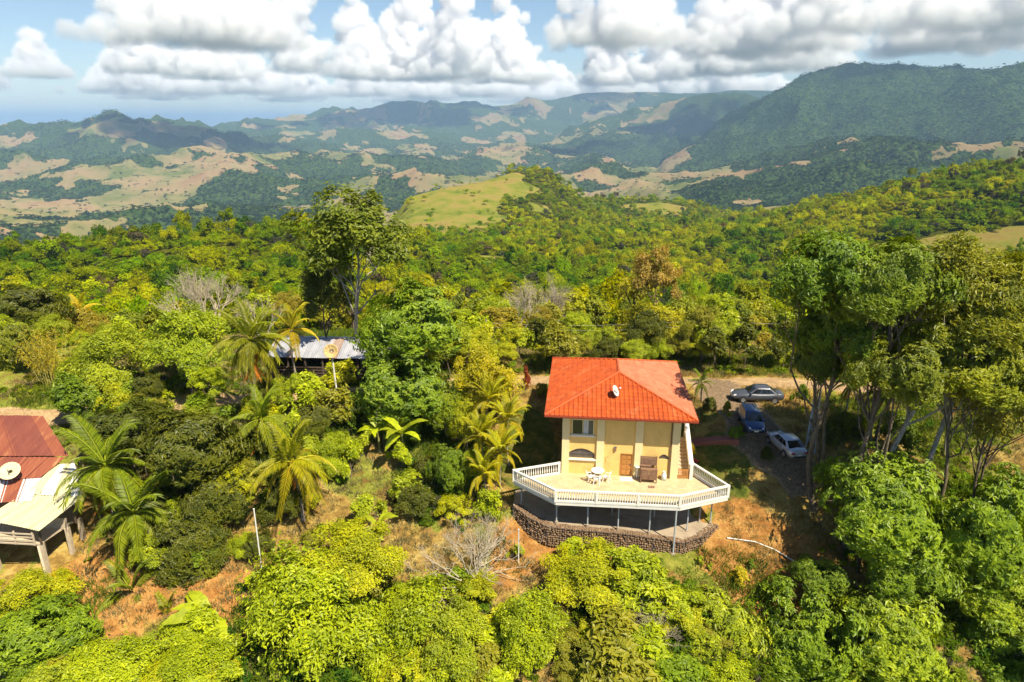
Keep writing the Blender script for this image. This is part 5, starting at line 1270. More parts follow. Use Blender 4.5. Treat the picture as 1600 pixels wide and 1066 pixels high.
def near_label(what, px, py, tail=''):
    """say what it stands beside: the nearest landmark and the side it is on"""
    for x_, y_, ph in sorted(REFS, key=lambda t: (t[0] - px) ** 2 + (t[1] - py) ** 2 * 1.5):
        dx, dy = px - x_, py - y_
        side = ('right of' if dx > 0 else 'left of') if abs(dx) > 1.3 * abs(dy) else ('below' if dy > 0 else 'above')
        lab = ' '.join((what + ' ' + side + ' ' + ph + ' ' + tail).split())
        if lab not in USED: USED[lab] = 1; return lab
    return near_label('second ' + what.replace('second ', 'further '), px, py, '')
# foreground, right
tree(BT, 'big bright green tree with drooping leaf whorls below the steel mast', 'whorl_a', (1262, 695, 1500, 925), 43.0, G1, group='drooping-leaf trees in the lower right')
tree(BT, 'big drooping-leaf tree cut by the right edge above the corner', 'whorl_b', (1425, 715, 1660, 985), 42.5, G1, group='drooping-leaf trees in the lower right')
tree(BT, 'drooping-leaf tree at the bottom edge right of the yellow round bush', 'whorl_b', (1150, 895, 1345, 1110), 39.0, G1, group='drooping-leaf trees in the lower right')
tree(BT, 'drooping-leaf tree at the bottom edge below the big whorl-leaved tree', 'whorl_a', (1290, 905, 1500, 1110), 38.3, (0.17, 0.26, 0.016), group='drooping-leaf trees in the lower right')
tree(BT, 'drooping-leaf tree filling the bottom right corner', 'whorl_b', (1460, 930, 1680, 1130), 38.0, G1, group='drooping-leaf trees in the lower right')
tree(BT, 'small leafy tree at the bottom edge below the round yellow bush', 'whorl_a', (1040, 915, 1195, 1080), 39.4, G3, group='drooping-leaf trees in the lower right')
tree(BT, 'drooping-leaf tree between the two big ones and the bottom edge', 'whorl_a', (1340, 830, 1490, 975), 40.6, G1, group='drooping-leaf trees in the lower right')
tree(BT, 'drooping-leaf tree at the right edge below the cut big tree', 'whorl_a', (1490, 870, 1640, 1010), 40.0, (0.17, 0.26, 0.016), group='drooping-leaf trees in the lower right')
tree(BT, 'lowest drooping-leaf tree at the bottom edge, right of centre', 'whorl_b', (1220, 985, 1400, 1130), 37.4, G3, group='drooping-leaf trees in the lower right')
tree(BT, 'dark leafy bush in the shade under the big whorl-leaved tree', 'dark_a', (1230, 860, 1330, 950), 41.0, G2, group='drooping-leaf trees in the lower right')
# foreground, left and centre
tree(BT, 'large rounded yellow green tree filling the bottom left of centre', 'fine_a', (345, 832, 620, 1110), 38.6, Y1)
tree(BT, 'yellow green tree at the bottom edge right of the large rounded tree', 'fine_b', (560, 905, 760, 1110), 38.0, Y1)
tree(BT, 'low yellow tree between the rounded tree and the white dead shrub', 'fine_b', (470, 815, 640, 930), 41.5, Y2)
tree(BT, 'green whorl-leaved bush in the bottom left corner', 'whorl_a', (-40, 925, 145, 1070), 39.2, G1, cat='bush')
tree(BT, 'bright yellow green bush at the bottom edge left of the banana plant', 'fine_a', (60, 1000, 260, 1110), 37.6, Y1, cat='bush')
tree(BT, 'yellow green bush at the bottom edge under the banana leaves', 'fine_b', (215, 1005, 390, 1110), 37.5, Y1, cat='bush')
tree('shrub', 'wispy yellow bush below the old farmhouse porch', 'fine_b', (-20, 880, 115, 985), 40.6, Y2, cat='bush')
for i, (bx_, D_, c_, lab) in enumerate([
    ((760, 905, 905, 1075), 39.0, Y1, 'yellow green bush at the bottom edge right of the brown dead twigs'),
    ((845, 845, 1005, 965), 41.0, Y2, 'spreading yellow bush on the slope below the gabion wall'),
    ((880, 955, 1050, 1100), 38.2, O1, 'olive bush at the bottom edge left of the bare brown patch'),
    ((640, 930, 780, 1080), 38.8, G3, 'mid green bush at the bottom edge below the white dead shrub'),
    ((690, 885, 785, 965), 41.3, Y2, 'yellow bush wrapped round the foot of the white dead shrub'),
    ((930, 885, 1060, 985), 40.0, G3, 'green bush on the slope above the bottom edge, left of the earth patch'),
    ((960, 850, 1010, 900), 42.0, G3, 'small green bush close under the gabion wall'),
    ((870, 838, 935, 880), 42.6, Y1, 'low yellow bush touching the gabion wall')]):
    tree('shrub', lab, ('fine_a', 'fine_b', 'shrub_a')[i % 3] if i < 6 else 'shrub_b', bx_, D_, c_, cat='bush', group='bushes on the slope below the terrace')
# dark trees left of centre
for bx_, D_, c_, lab in [((112, 615, 290, 735), 53.0, D2, 'dark dense tree right behind the rusty farmhouse roof'),
    ((185, 612, 400, 800), 49.5, D1, 'dark dense tree, the tallest of the dark clump left of the palms'),
    ((270, 720, 405, 870), 47.0, D1, 'dark dense tree beside the white pole below the tall palm'),
    ((215, 770, 375, 930), 45.0, D1, 'dark dense tree behind the hanging palm fronds'),
    ((250, 835, 365, 945), 44.0, (0.12, 0.16, 0.014), 'dark low tree above the orange bare earth')]:
    tree(BT, lab, 'dark_a', bx_, D_, c_, group='dark dense trees left of the house')
# middle left
tree(BT, 'light green tree with broad crown left of the tall feather palm', 'fine_a', (205, 462, 375, 625), 64.0, (0.19, 0.28, 0.016))
tree(BT, 'light green tree left of the broad pale crowned tree', 'fine_b', (100, 505, 245, 640), 66.0, G3)
tree(BT, 'olive green tree at the left edge above the rusty roof', 'dark_a', (-40, 480, 75, 640), 72.0, (0.13, 0.17, 0.02))
tree(BT, 'dark rounded tree behind the yellow bamboo at the left edge', 'dark_a', (-30, 430, 110, 540), 88.0, D1)
bb = at(90, 635, 67.0); bam = empty('bamboo_clump', (bb[0], 67.0, gz(bb[0], 67.0)), 0, 'pale yellow bamboo clump by the road at the left', 'bamboo')
Rb = np.random.default_rng(3); m_cane = bark_mat('bamboo_cane', (0.30, 0.27, 0.06), (0.48, 0.42, 0.12), 5.0); pp_ = []
for k in range(34):
    b0 = np.array([Rb.normal(0, 0.55), Rb.normal(0, 0.5), -0.2]); tp = b0 + np.array([b0[0] * 1.9 + Rb.normal(0, 0.4), b0[1] * 1.6 + Rb.normal(0, 0.3), Rb.uniform(3.6, 6.2)])
    f_ = np.linspace(0, 1, 7)[:, None]; pts = b0 + (tp - b0) * f_ + np.array([0, 0, 0.8]) * np.sin(f_ * 3.14) * 0.6
    mk('cane', [tube(pts, np.linspace(0.045, 0.012, 7), 5)], m_cane, bam); pp_.append(pts[2:])
pp_ = np.concatenate(pp_); q_ = pp_[Rb.integers(0, len(pp_), 2600)] + Rb.normal(0, 0.22, (2600, 3)); ax_ = unit(np.stack([Rb.normal(0, 1, 2600), Rb.normal(0, 1, 2600), Rb.normal(-0.6, 0.5, 2600)], 1))
V, F = leaves(q_, unit(Rb.normal(size=(2600, 3)) + [0, 0, 0.8]), ax_, Rb.uniform(0.2, 0.42, 2600), 0.2); me = np_mesh('foliage', V, F); fattr(me, 'tint', np.repeat(Rb.random(2600), 2), 'FACE'); me.materials.append(m_leaf); o = link('foliage', me, bam); o.color = (0.27, 0.27, 0.03, 1)
tree(BT, 'tall slender-trunked tree rising above the zinc shed', 'open_a', (448, 296, 672, 490), 72.0, (0.105, 0.155, 0.018), r0=0.24, bark=m_bark_pale, limbs=12)
tree(BT, 'dark leafy tree hanging over the left end of the zinc shed', 'open_b', (462, 400, 560, 520), 74.0, D1, r0=0.15)
tree(BT, 'dense green tree right of the zinc shed, its upper crown', 'whorl_b', (552, 428, 752, 600), 61.0, (0.125, 0.215, 0.018), limbs=10)
tree(BT, 'dense dark green tree right of the zinc shed, lower crown', 'whorl_a', (535, 540, 715, 700), 57.5, G2, limbs=9)
tree(BT, 'mid green tree between the dense dark tree and the yellow tree', 'dark_a', (650, 575, 745, 690), 56.5, (0.14, 0.21, 0.016))
tree(BT, 'dark leafy tree hiding the right end of the zinc shed', 'dark_a', (556, 492, 665, 620), 62.5, (0.10, 0.16, 0.016))
tree(BT, 'golden yellow tree left of the orange roof', 'fine_b', (695, 535, 812, 690), 57.0, (0.29, 0.31, 0.012))
tree(BT, 'yellow leafy tree under the golden tree left of the house', 'fine_a', (690, 610, 765, 720), 54.5, Y2)
# shrubs on the slope between the palms and the house
for i, (bx_, D_, c_, lab) in enumerate([((660, 680, 742, 800), 50.0, G2, 'dark green rounded shrub left of the yellow palm clump'),
    ((520, 690, 575, 765), 51.0, Y1, 'yellow green shrub beside the yellowish feather palm'), ((605, 735, 665, 795), 49.0, G3, 'small green shrub on the bare slope below the banana plants'),
    ((545, 770, 612, 840), 46.0, G3, 'round green shrub right of the palm with yellow tips'), ((470, 600, 560, 690), 56.0, O1, 'loose olive shrub below the shed'),
    ((560, 640, 640, 720), 54.5, G3, 'green shrub round the feet of the banana plants'), ((500, 560, 560, 620), 62.0, Y2, 'yellow shrub under the tan round dish'),
    ((430, 600, 520, 690), 55.0, Y1, 'yellow green shrub between the two feather palms'), ((735, 760, 790, 830), 47.0, Y1, 'light green creeper bush below the yellow palm clump'),
    ((790, 850, 822, 885), 43.0, G3, 'small green sapling round the thin white pole'), ((380, 880, 440, 930), 42.5, Y1, 'yellow bush beside the lower white pole'),
    ((600, 690, 650, 750), 52.0, Y1, 'small yellow shrub on the red earth below the banana plants')]):
    tree('shrub', lab, ('shrub_a', 'shrub_b')[i % 2] if i != 0 else 'dark_a', bx_, D_, c_, cat='shrub', group='shrubs on the slope left of the house')
# right grove
tree(BT, 'dark green broadleaf tree over the parked cars, left of the grove', 'whorl_a', (1198, 352, 1400, 565), 47.5, (0.10, 0.185, 0.016), lean=(1.4, 0.3), r0=0.22, limbs=10)
tree(BT, 'lower green crown hanging above the white car', 'whorl_b', (1225, 500, 1320, 630), 49.5, (0.07, 0.12, 0.016), r0=0.2, lean=(1.8, 0.5))
tree(BT, 'dark open tree in the middle of the grove', 'dark_a', (1280, 345, 1500, 570), 45.5, (0.10, 0.165, 0.016), r0=0.22, limbs=10)
tree(BT, 'tall olive tree on a leaning pale trunk, right of the grove', 'fine_b', (1370, 355, 1600, 575), 47.0, (0.155, 0.19, 0.02), r0=0.22, bark=m_bark_pale, lean=(-4.6, -0.5), limbs=13)
tree(BT, 'tall olive tree on a second pale trunk at the right edge', 'dark_a', (1440, 370, 1690, 610), 46.0, (0.145, 0.185, 0.02), r0=0.22, bark=m_bark_pale, lean=(-3.4, 0.3), limbs=13)
tree(BT, 'thin olive tree low between the leaning trunks', 'dark_a', (1300, 500, 1490, 690), 44.0, (0.11, 0.155, 0.016), r0=0.14)
tree(BT, 'sparse tree behind the leaning trunks near the right edge', 'open_b', (1490, 540, 1650, 740), 46.0, (0.14, 0.16, 0.02), r0=0.12)
tree(BT, 'dense dark tree filling the middle of the grove', 'dark_a', (1230, 440, 1430, 625), 48.5, (0.10, 0.175, 0.015), r0=0.16)
tree(BT, 'dense olive tree filling the right half of the grove', 'dark_a', (1380, 470, 1610, 675), 45.3, (0.145, 0.195, 0.018), r0=0.16)
tree(BT, 'olive tree at the right edge under the tall pale trunked tree', 'dark_a', (1490, 500, 1660, 710), 44.6, (0.13, 0.165, 0.018), r0=0.14)
tree(BT, 'small leafy tree among the thin trunks of the grove', 'shrub_a', (1370, 640, 1440, 720), 53.0, (0.10, 0.16, 0.018))
# behind the house
tree(BT, 'bright golden tree directly behind the orange roof', 'fine_a', (945, 462, 1105, 592), 79.0, (0.25, 0.28, 0.012))
tree(BT, 'tall thin brownish tree above the golden tree', 'open_a', (980, 385, 1070, 500), 92.0, O3, r0=0.14)
tree(BT, 'green tree left of the golden tree behind the orange roof', 'fine_b', (880, 500, 960, 585), 84.0, Y1)
# garden shrubs
for i, (bx_, D_, c_, lab) in enumerate([((1136, 884, 1174, 922), 41.6, (0.30, 0.31, 0.015), 'round golden bush on the bare slope right of the tall steel column'),
    ((1012, 868, 1040, 893), 42.2, G2, 'round dark green bush left of the tall steel column foot'), ((1084, 867, 1102, 883), 43.0, G3, 'tiny green bush right of the tall steel column foot'),
    ((1102, 878, 1116, 891), 42.6, G3, 'tiny green plant, second right of the tall steel column foot'), ((1166, 872, 1184, 892), 42.8, G2, 'tiny dark plant above the golden bush'),
    ((1244, 868, 1276, 912), 42.4, G2, 'small dark shrub by the drooping-leaf tree'), ((1136, 664, 1166, 692), 51.6, G1, 'leafy green clump at the end of the red footpath'),
    ((1068, 688, 1088, 720), 51.0, Y3, 'yellow shrub beside the white stair balustrade'), ((1094, 618, 1122, 652), 57.0, D1, 'dark shrub under the small palm by the roof corner'),
    ((1124, 628, 1148, 662), 56.0, O1, 'olive shrub between the roof corner and the blue car'), ((1184, 698, 1214, 724), 49.6, D2, 'dark shrub on the lawn edge below the white car'),
    ((1236, 600, 1262, 650), 58.0, G2, 'green bush right of the grey car under the grove'), ((836, 596, 860, 628), 63.0, O1, 'olive bush left of the roof near the road'),
    ((815, 566, 832, 622), 63.5, (0.20, 0.05, 0.03), 'dark red leaved shrub left of the roof'), ((1284, 640, 1330, 720), 52.5, D1, 'dark shrub at the foot of the grove trunks'),
    ((1078, 716, 1092, 728), 49.5, (0.35, 0.06, 0.22), 'tiny pink flowering plant by the stair foot'), ((832, 788, 848, 806), 45.4, G1, 'small bright green sapling growing on the gabion wall')]):
    tree('shrub', lab, 'small_a' if bx_[2] - bx_[0] < 22 else ('shrub_a', 'shrub_b')[i % 2], bx_, D_, c_, cat='shrub', group='garden shrubs round the house')
# scrub and small trees beyond the road
Rs = np.random.default_rng(12); k_ = 0
while k_ < 150:
    px_ = Rs.uniform(-20, 1640); D_ = Rs.uniform(69, 104)
    if k_ >= 110: px_ = Rs.uniform(560, 1260); D_ = Rs.uniform(68, 74)
    if 400 < px_ < 660 and D_ < 80: continue
    if px_ > 1240 and D_ < 74 and Rs.random() < .6: continue
    P_ = (px_ - 800) / 1067.0 * D_ * 1.1
    a_ = Rs.uniform(1.0, 3.0); h_ = a_ * Rs.uniform(0.7, 1.5); g_ = gz(P_, D_)
    c0 = np.array([P_, D_, g_ + h_]); f = c0[1] * math.cos(_PITCH) - (c0[2] - 27) * math.sin(_PITCH); u_ = c0[1] * math.sin(_PITCH) + (c0[2] - 27) * math.cos(_PITCH)
    cx_, cy2 = 800 + 1067 * c0[0] / f, 533 - 1067 * u_ / f; wpx = a_ * 1067 / f; hpx = wpx * Rs.uniform(0.7, 1.05)
    tree('scrub_tree', near_label('small scrubby tree', cx_, cy2, 'beyond the dirt road'), ('shrub_a', 'shrub_b', 'fine_a', 'open_a')[Rs.integers(4)], (cx_ - wpx, cy2 - hpx, cx_ + wpx, cy2 + hpx), D_, (Y1, Y2, O1, G3, G3, D1, O2, Y1)[Rs.integers(8)], group='scrub trees beyond the road', r0=0.06, limbs=4); k_ += 1
# shrubs filling the slope between the farmhouse and the house
Rs = np.random.default_rng(71)
for k_ in range(64):
    px_, py_ = (Rs.uniform(230, 770), Rs.uniform(640, 880)) if k_ < 40 else (Rs.uniform(100, 520), Rs.uniform(600, 660))
    if 560 < px_ < 700 and 760 < py_ < 850 and Rs.random() < 0.6: continue
    if 790 < px_: continue
    w_ = Rs.uniform(18, 44); h_ = w_ * Rs.uniform(0.75, 1.1)
    tree('slope_shrub', near_label('leafy shrub', px_, py_, 'on the slope'), ('shrub_a', 'shrub_b', 'dark_a', 'open_a', 'fine_b')[Rs.integers(5)], (px_ - w_, py_ - h_, px_ + w_, py_ + h_), 50.0, (Y1, Y2, G3, G1, Y1, O1, G2, D1)[Rs.integers(8)], cat='shrub', group='leafy shrubs on the slope', limbs=4)
# thicket along the bottom edge
Rs = np.random.default_rng(44)
for k_ in range(46):
    px_ = Rs.uniform(430, 1190) if k_ < 34 else Rs.uniform(-20, 420); py_ = Rs.uniform(890, 1085) if k_ < 34 else Rs.uniform(985, 1085)
    if 1060 < px_ < 1160 and py_ < 960: continue
    w_ = Rs.uniform(26, 62); h_ = w_ * Rs.uniform(0.7, 1.0)
    tree('thicket_bush', near_label('leafy bush', px_, py_), ('shrub_a', 'shrub_b', 'open_b', 'dark_a', 'fine_a')[Rs.integers(5)], (px_ - w_, py_ - h_, px_ + w_, py_ + h_), 40.0, (Y1, Y2, G3, G1, Y1, O1)[Rs.integers(6)], cat='bush', group='bushes of the bottom thicket', limbs=4)
# palms
palm('large feather palm with hanging fronds beside the farmhouse porch', (165, 728), 46.5, 4.1, (0.105, 0.17, 0.012), 26, 3, wilt=0.8, group='big drooping feather palms by the farmhouse')
palm('feather palm with long hanging fronds, the middle one of three by the farmhouse', (208, 800), 44.2, 4.0, (0.105, 0.17, 0.012), 26, 3, wilt=0.9, group='big drooping feather palms by the farmhouse')
palm('lower feather palm above the orange bare earth', (205, 925), 41.6, 3.0, (0.115, 0.18, 0.012), 18, 1, wilt=0.6, group='big drooping feather palms by the farmhouse')
palm('tall feather palm with brown dead fronds left of the zinc shed', (392, 533), 57.5, 3.7, (0.13, 0.18, 0.016), 26, 8, wilt=0.5, group=None)
palm('dark feather palm under the tall palm with brown fronds', (408, 655), 53.5, 3.2, (0.14, 0.22, 0.018), 16, 4, group=None)
palm('yellowish feather palm on the slope, its lower fronds turning yellow', (455, 722), 47.5, 3.5, (0.2, 0.25, 0.012), 20, 2, wilt=0.3, group=None)
palm('slim stiff-fronded palm at the left end of the zinc shed', (456, 515), 66.0, 3.0, (0.24, 0.28, 0.014), 11, 0, 0.11, group=None, kinds=('up', 'arch', 'up'))
palm('small palm with arching fronds beside the roof corner', (1096, 598), 59.5, 1.5, (0.10, 0.16, 0.02), 13, 0, 0.08, group=None)
palm('dark palm with thin trunk in the grove behind the white car', (1330, 600), 55.0, 2.2, (0.06, 0.11, 0.02), 14, 1, 0.09, group=None)
palm('dark palm with thin trunk between the leaning pale trunks', (1378, 612), 54.0, 2.0, (0.07, 0.11, 0.02), 13, 1, 0.09, group=None)
palm('dark drooping palm right of the leaning pale trunks', (1500, 600), 53.0, 2.6, (0.09, 0.13, 0.02), 14, 1, 0.1, group=None)
palm('small yellow palm on the bare earth below the farmhouse', (95, 945), 40.5, 2.4, (0.34, 0.30, 0.02), 10, 1, 0.08, group=None)
palm('small pale palm in the forest edge at the far left', (126, 488), 96.0, 3.2, (0.36, 0.36, 0.02), 12, 0, 0.12, group=None)
palm('small palm at the bottom edge left of the banana leaves', (265, 965), 40.0, 2.2, (0.2, 0.27, 0.014), 12, 0, 0.08, group=None)
for i, (c_, D_, L_, lab) in enumerate([((765, 625), 54.0, 2.3, 'topmost yellow cane palm of the clump left of the house'), ((792, 655), 52.5, 2.4, 'yellow cane palm of the clump nearest the house wall'), ((750, 680), 51.0, 2.3, 'yellow cane palm on the left of the clump by the house'),
    ((782, 705), 50.0, 2.3, 'yellow cane palm low in the clump beside the terrace'), ((757, 740), 48.8, 2.1, 'lowest yellow cane palm of the clump by the terrace')]):
    palm(lab, c_, D_, L_ * 0.92, (0.22, 0.275, 0.010), 19, 0, 0.07, group='yellow cane palms left of the house', kinds=('up', 'arch', 'up'))
banana('banana plant with broad leaves on the red slope below the shed', (628, 678), 53.0, 2.9, G3, 8)
banana('banana plant left of the broad-leaved one on the slope', (590, 672), 54.5, 2.5, Y1, 7)
banana('banana plant at the foot of the tan dish pole', (528, 635), 58.5, 2.6, Y1, 7)
banana('banana plant with long leaves at the bottom edge', (335, 995), 39.3, 3.4, G3, 8, 175)
banana('small banana plant beside the round shrub right of the yellowish palm', (590, 822), 44.6, 2.3, G3, 5)
dead_tree('white bare dead shrub on the slope below the terrace', 735, 900, 41.6, 7.0, 5, stems=6, depth=5, spread=0.55, r0=0.1, name='dead_shrub')
dead_tree('tangle of brown dead twigs below the white dead shrub', 690, 985, 39.6, 3.0, 6, m_bark, 5, 4, 0.6, 0.05, name='dead_shrub', dz=0.6)
dead_tree('large bare pale tree standing in front of the forest at left', 325, 480, 90.0, 11.5, 8, stems=6, depth=5, spread=0.38, r0=0.2)
dead_tree('small bare tree beside the large bare tree', 405, 480, 88.0, 7.5, 9, stems=3, depth=4, spread=0.3, r0=0.11)
dead_tree('bare brownish tree in the scrub behind the golden yellow tree', 815, 520, 92.0, 8.0, 10, stems=5, depth=5, spread=0.4, r0=0.12)
dead_tree('bare grey tree right of the bare brownish tree', 862, 500, 98.0, 8.5, 11, stems=4, depth=5, spread=0.4, r0=0.12)
dead_tree('bare twigs at the bottom edge beside the earth patch', 1010, 1066, 37.6, 3.2, 14, stems=6, depth=4, spread=0.45, r0=0.05)
# bare thin trunks in the grove
for i, (px_, D_, h_, lab) in enumerate([(1335, 56, 6, 'slim dark trunk in the grove behind the white car'), (1352, 55, 6.5, 'second slim dark trunk in the grove'), (1366, 54.5, 5.5, 'slim leaning trunk left of the pale trunks')]):
    B = at(px_, 700, D_); o = empty('slim_tree', (B[0], D_, gz(B[0], D_)), 0, lab, 'tree'); R = np.random.default_rng(40 + i)
    p = branch_path((0, 0, -.3), (R.uniform(0.5, 1.6), 0.3, h_), R, 0.03, 7); mk('trunk', [tube(p, np.linspace(0.13, 0.07, 7), 7)], m_bark, o)
    c_ = link('crown', CROWNS['open_b'][0], o); c_.location = p[-1]; c_.scale = (1.7, 1.7, 1.5); c_.color = (0.09, 0.14, 0.02, 1); c_.rotation_euler = (0, 0, i * 2.0)

# ------------------------------------------------------------------ undergrowth and grass
def tuft_mesh(name, seed, n, h_, spread, col):
    R = np.random.default_rng(seed); base = np.stack([R.normal(0, spread, n), R.normal(0, spread, n), np.zeros(n)], 1)
    ax = unit(np.stack([R.normal(0, 0.45, n), R.normal(0, 0.45, n), np.ones(n)], 1)); sz = h_ * R.uniform(0.6, 1.3, n)
    V, F = leaves(base + ax * sz[:, None] * 0.35, unit(R.normal(size=(n, 3))), ax, sz, 0.09, 0.0)
    me = np_mesh(name, V, F); fattr(me, 'tint', np.repeat(R.random(n), 2), 'FACE'); me.materials.append(leaf_mat(name, False, col, 0.4, 0.35)); return me
TF = [tuft_mesh('dry_tuft', 1, 34, 0.30, 0.22, (0.42, 0.27, 0.085)), tuft_mesh('straw_tuft', 2, 34, 0.34, 0.25, (0.50, 0.37, 0.14)), tuft_mesh('green_tuft', 3, 34, 0.32, 0.22, (0.20, 0.22, 0.02)), tuft_mesh('lawn_tuft', 4, 40, 0.12, 0.30, (0.10, 0.15, 0.015))]
Rg = np.random.default_rng(99); N_ = 26000
gx = Rg.uniform(-52, 52, N_); gy = 31 + 68 * Rg.random(N_) ** 0.9
def in_house(x_, y_):
    lx = (x_ - 4) * uL[0] + (y_ - 49.3) * uL[1]; ly = (x_ - 4) * vL[0] + (y_ - 49.3) * vL[1]
    return ((lx > -0.4) & (lx < 10.6) & (ly > -5.6) & (ly < 11.5)) | ((x_ > 0) & (x_ < 16.4) & (y_ > 44.1) & (y_ < 52))
road_m = np.minimum(seg_d(gx, gy, ROAD) - 1.7, seg_d(gx, gy, DRIVE) - 2.8)
lawn_m = (np.hypot(gx - 17.6, (gy - 51.5) * 0.8) < 3.4) | (np.hypot(gx - 1.2, (gy - 55) * 0.45) < 2.8)
gfield = fbm(gx / 6.5, gy / 6.5, 4, 91)
kp = ~in_house(gx, gy) & (road_m > 0) & ~((gx < -33) & (gy > 41.5) & (gy < 55))
gx, gy, lawn_m, gfield = gx[kp], gy[kp], lawn_m[kp], gfield[kp]
ix = np.where(lawn_m, 3, np.where(gfield + Rg.normal(0, 0.06, len(gx)) > 0.52, 2, np.where(Rg.random(len(gx)) < 0.5, 0, 1)))
s_ = Rg.uniform(0.6, 1.5, len(gx)) * np.where(ix == 3, 1.0, 1.0 + 0.6 * (gfield > 0.55))
z0 = np.zeros(len(gx))
scatter('grass', np.stack([gx, gy, ground(gx, gy) - 0.02], 1), np.stack([z0, z0, Rg.uniform(0, 6.28, len(gx))], 1), np.stack([s_, s_, s_], 1), ix, TF, 'dry and green grass tufts over the hillside', 'grass')
m_weed = leaf_mat('weed_leaf', False, (0.26, 0.29, 0.014), 0.45, 0.42)
WD = []
for i in range(3):
    me, _ = crown_mesh('weed', 200 + i, 420, 0.24, lobes=6, sub=4, droop=0.15, flat=0.6, lobe_r=(0.3, 0.5)); me.materials.clear(); me.materials.append(m_weed); WD.append(me)
N_ = 11000; gx = Rg.uniform(-52, 52, N_); gy = 29 + 75 * Rg.random(N_)
gf = fbm(gx / 6.5, gy / 6.5, 4, 91); gf2 = fbm(gx / 11 + 7, gy / 11, 3, 17)
road_m = np.minimum(seg_d(gx, gy, ROAD) - 2.6, seg_d(gx, gy, DRIVE) - 3.6)
dense = np.where(gy > 70, 0.42, np.where(gy < 42, 0.40, np.where(gx < -2, 0.46, 0.51))) 
kp = ~in_house(gx, gy) & (road_m > 0) & (gf * 0.55 + gf2 * 0.45 + Rg.normal(0, 0.05, N_) > dense) & ~((gx < -33) & (gy > 41.5) & (gy < 55)) & (np.hypot(gx - 17.6, (gy - 51.5) * 0.8) > 4.5) & (np.hypot(gx - 1.2, (gy - 55) * 0.45) > 3.5) & (np.hypot(gx - 18, gy - 42) > 5) & (np.hypot(gx + 26, gy - 41) > 6)
gx, gy = gx[kp], gy[kp]; s_ = Rg.uniform(0.3, 0.95, len(gx)) * np.where(gy < 41, 1.35, 1.0); z0 = np.zeros(len(gx))
scatter('undergrowth', np.stack([gx, gy, ground(gx, gy) + 0.1 * s_], 1), np.stack([z0, z0, Rg.uniform(0, 6.28, len(gx))], 1), np.stack([s_, s_, s_ * 0.8], 1), Rg.integers(0, 3, len(gx)), WD, 'low weeds and seedlings covering the slope', 'undergrowth')
# ------------------------------------------------------------------ haze: one closed box of even, thin air
zmax = float(verts[:, 2].max()) + 26

hx0, hx1, hy0, hy1, hz0, hz1 = -62000, 62000, -62000, 62000, FLOOR - 90, zmax
bm = bmesh.new(); bmesh.ops.create_cube(bm, size=1.0)
for v in bm.verts: v.co = ((v.co.x + .5) * (hx1 - hx0) + hx0, (v.co.y + .5) * (hy1 - hy0) + hy0, (v.co.z + .5) * (hz1 - hz0) + hz0)
me = bpy.data.meshes.new('haze'); bm.to_mesh(me); bm.free()
m_haze, nt, out = newmat('haze_air')
pv = nt.n('ShaderNodeVolumePrincipled', {'Color': (0.42, 0.65, 1.0, 1), 'Density': 6.2e-5, 'Anisotropy': 0.0})
nt.t.links.new(pv.outputs[0], out.inputs['Volume'])
haze = tag(link('haze', me, None, m_haze), 'thin blue haze hanging over the valley and mountains', 'haze', kind='stuff')

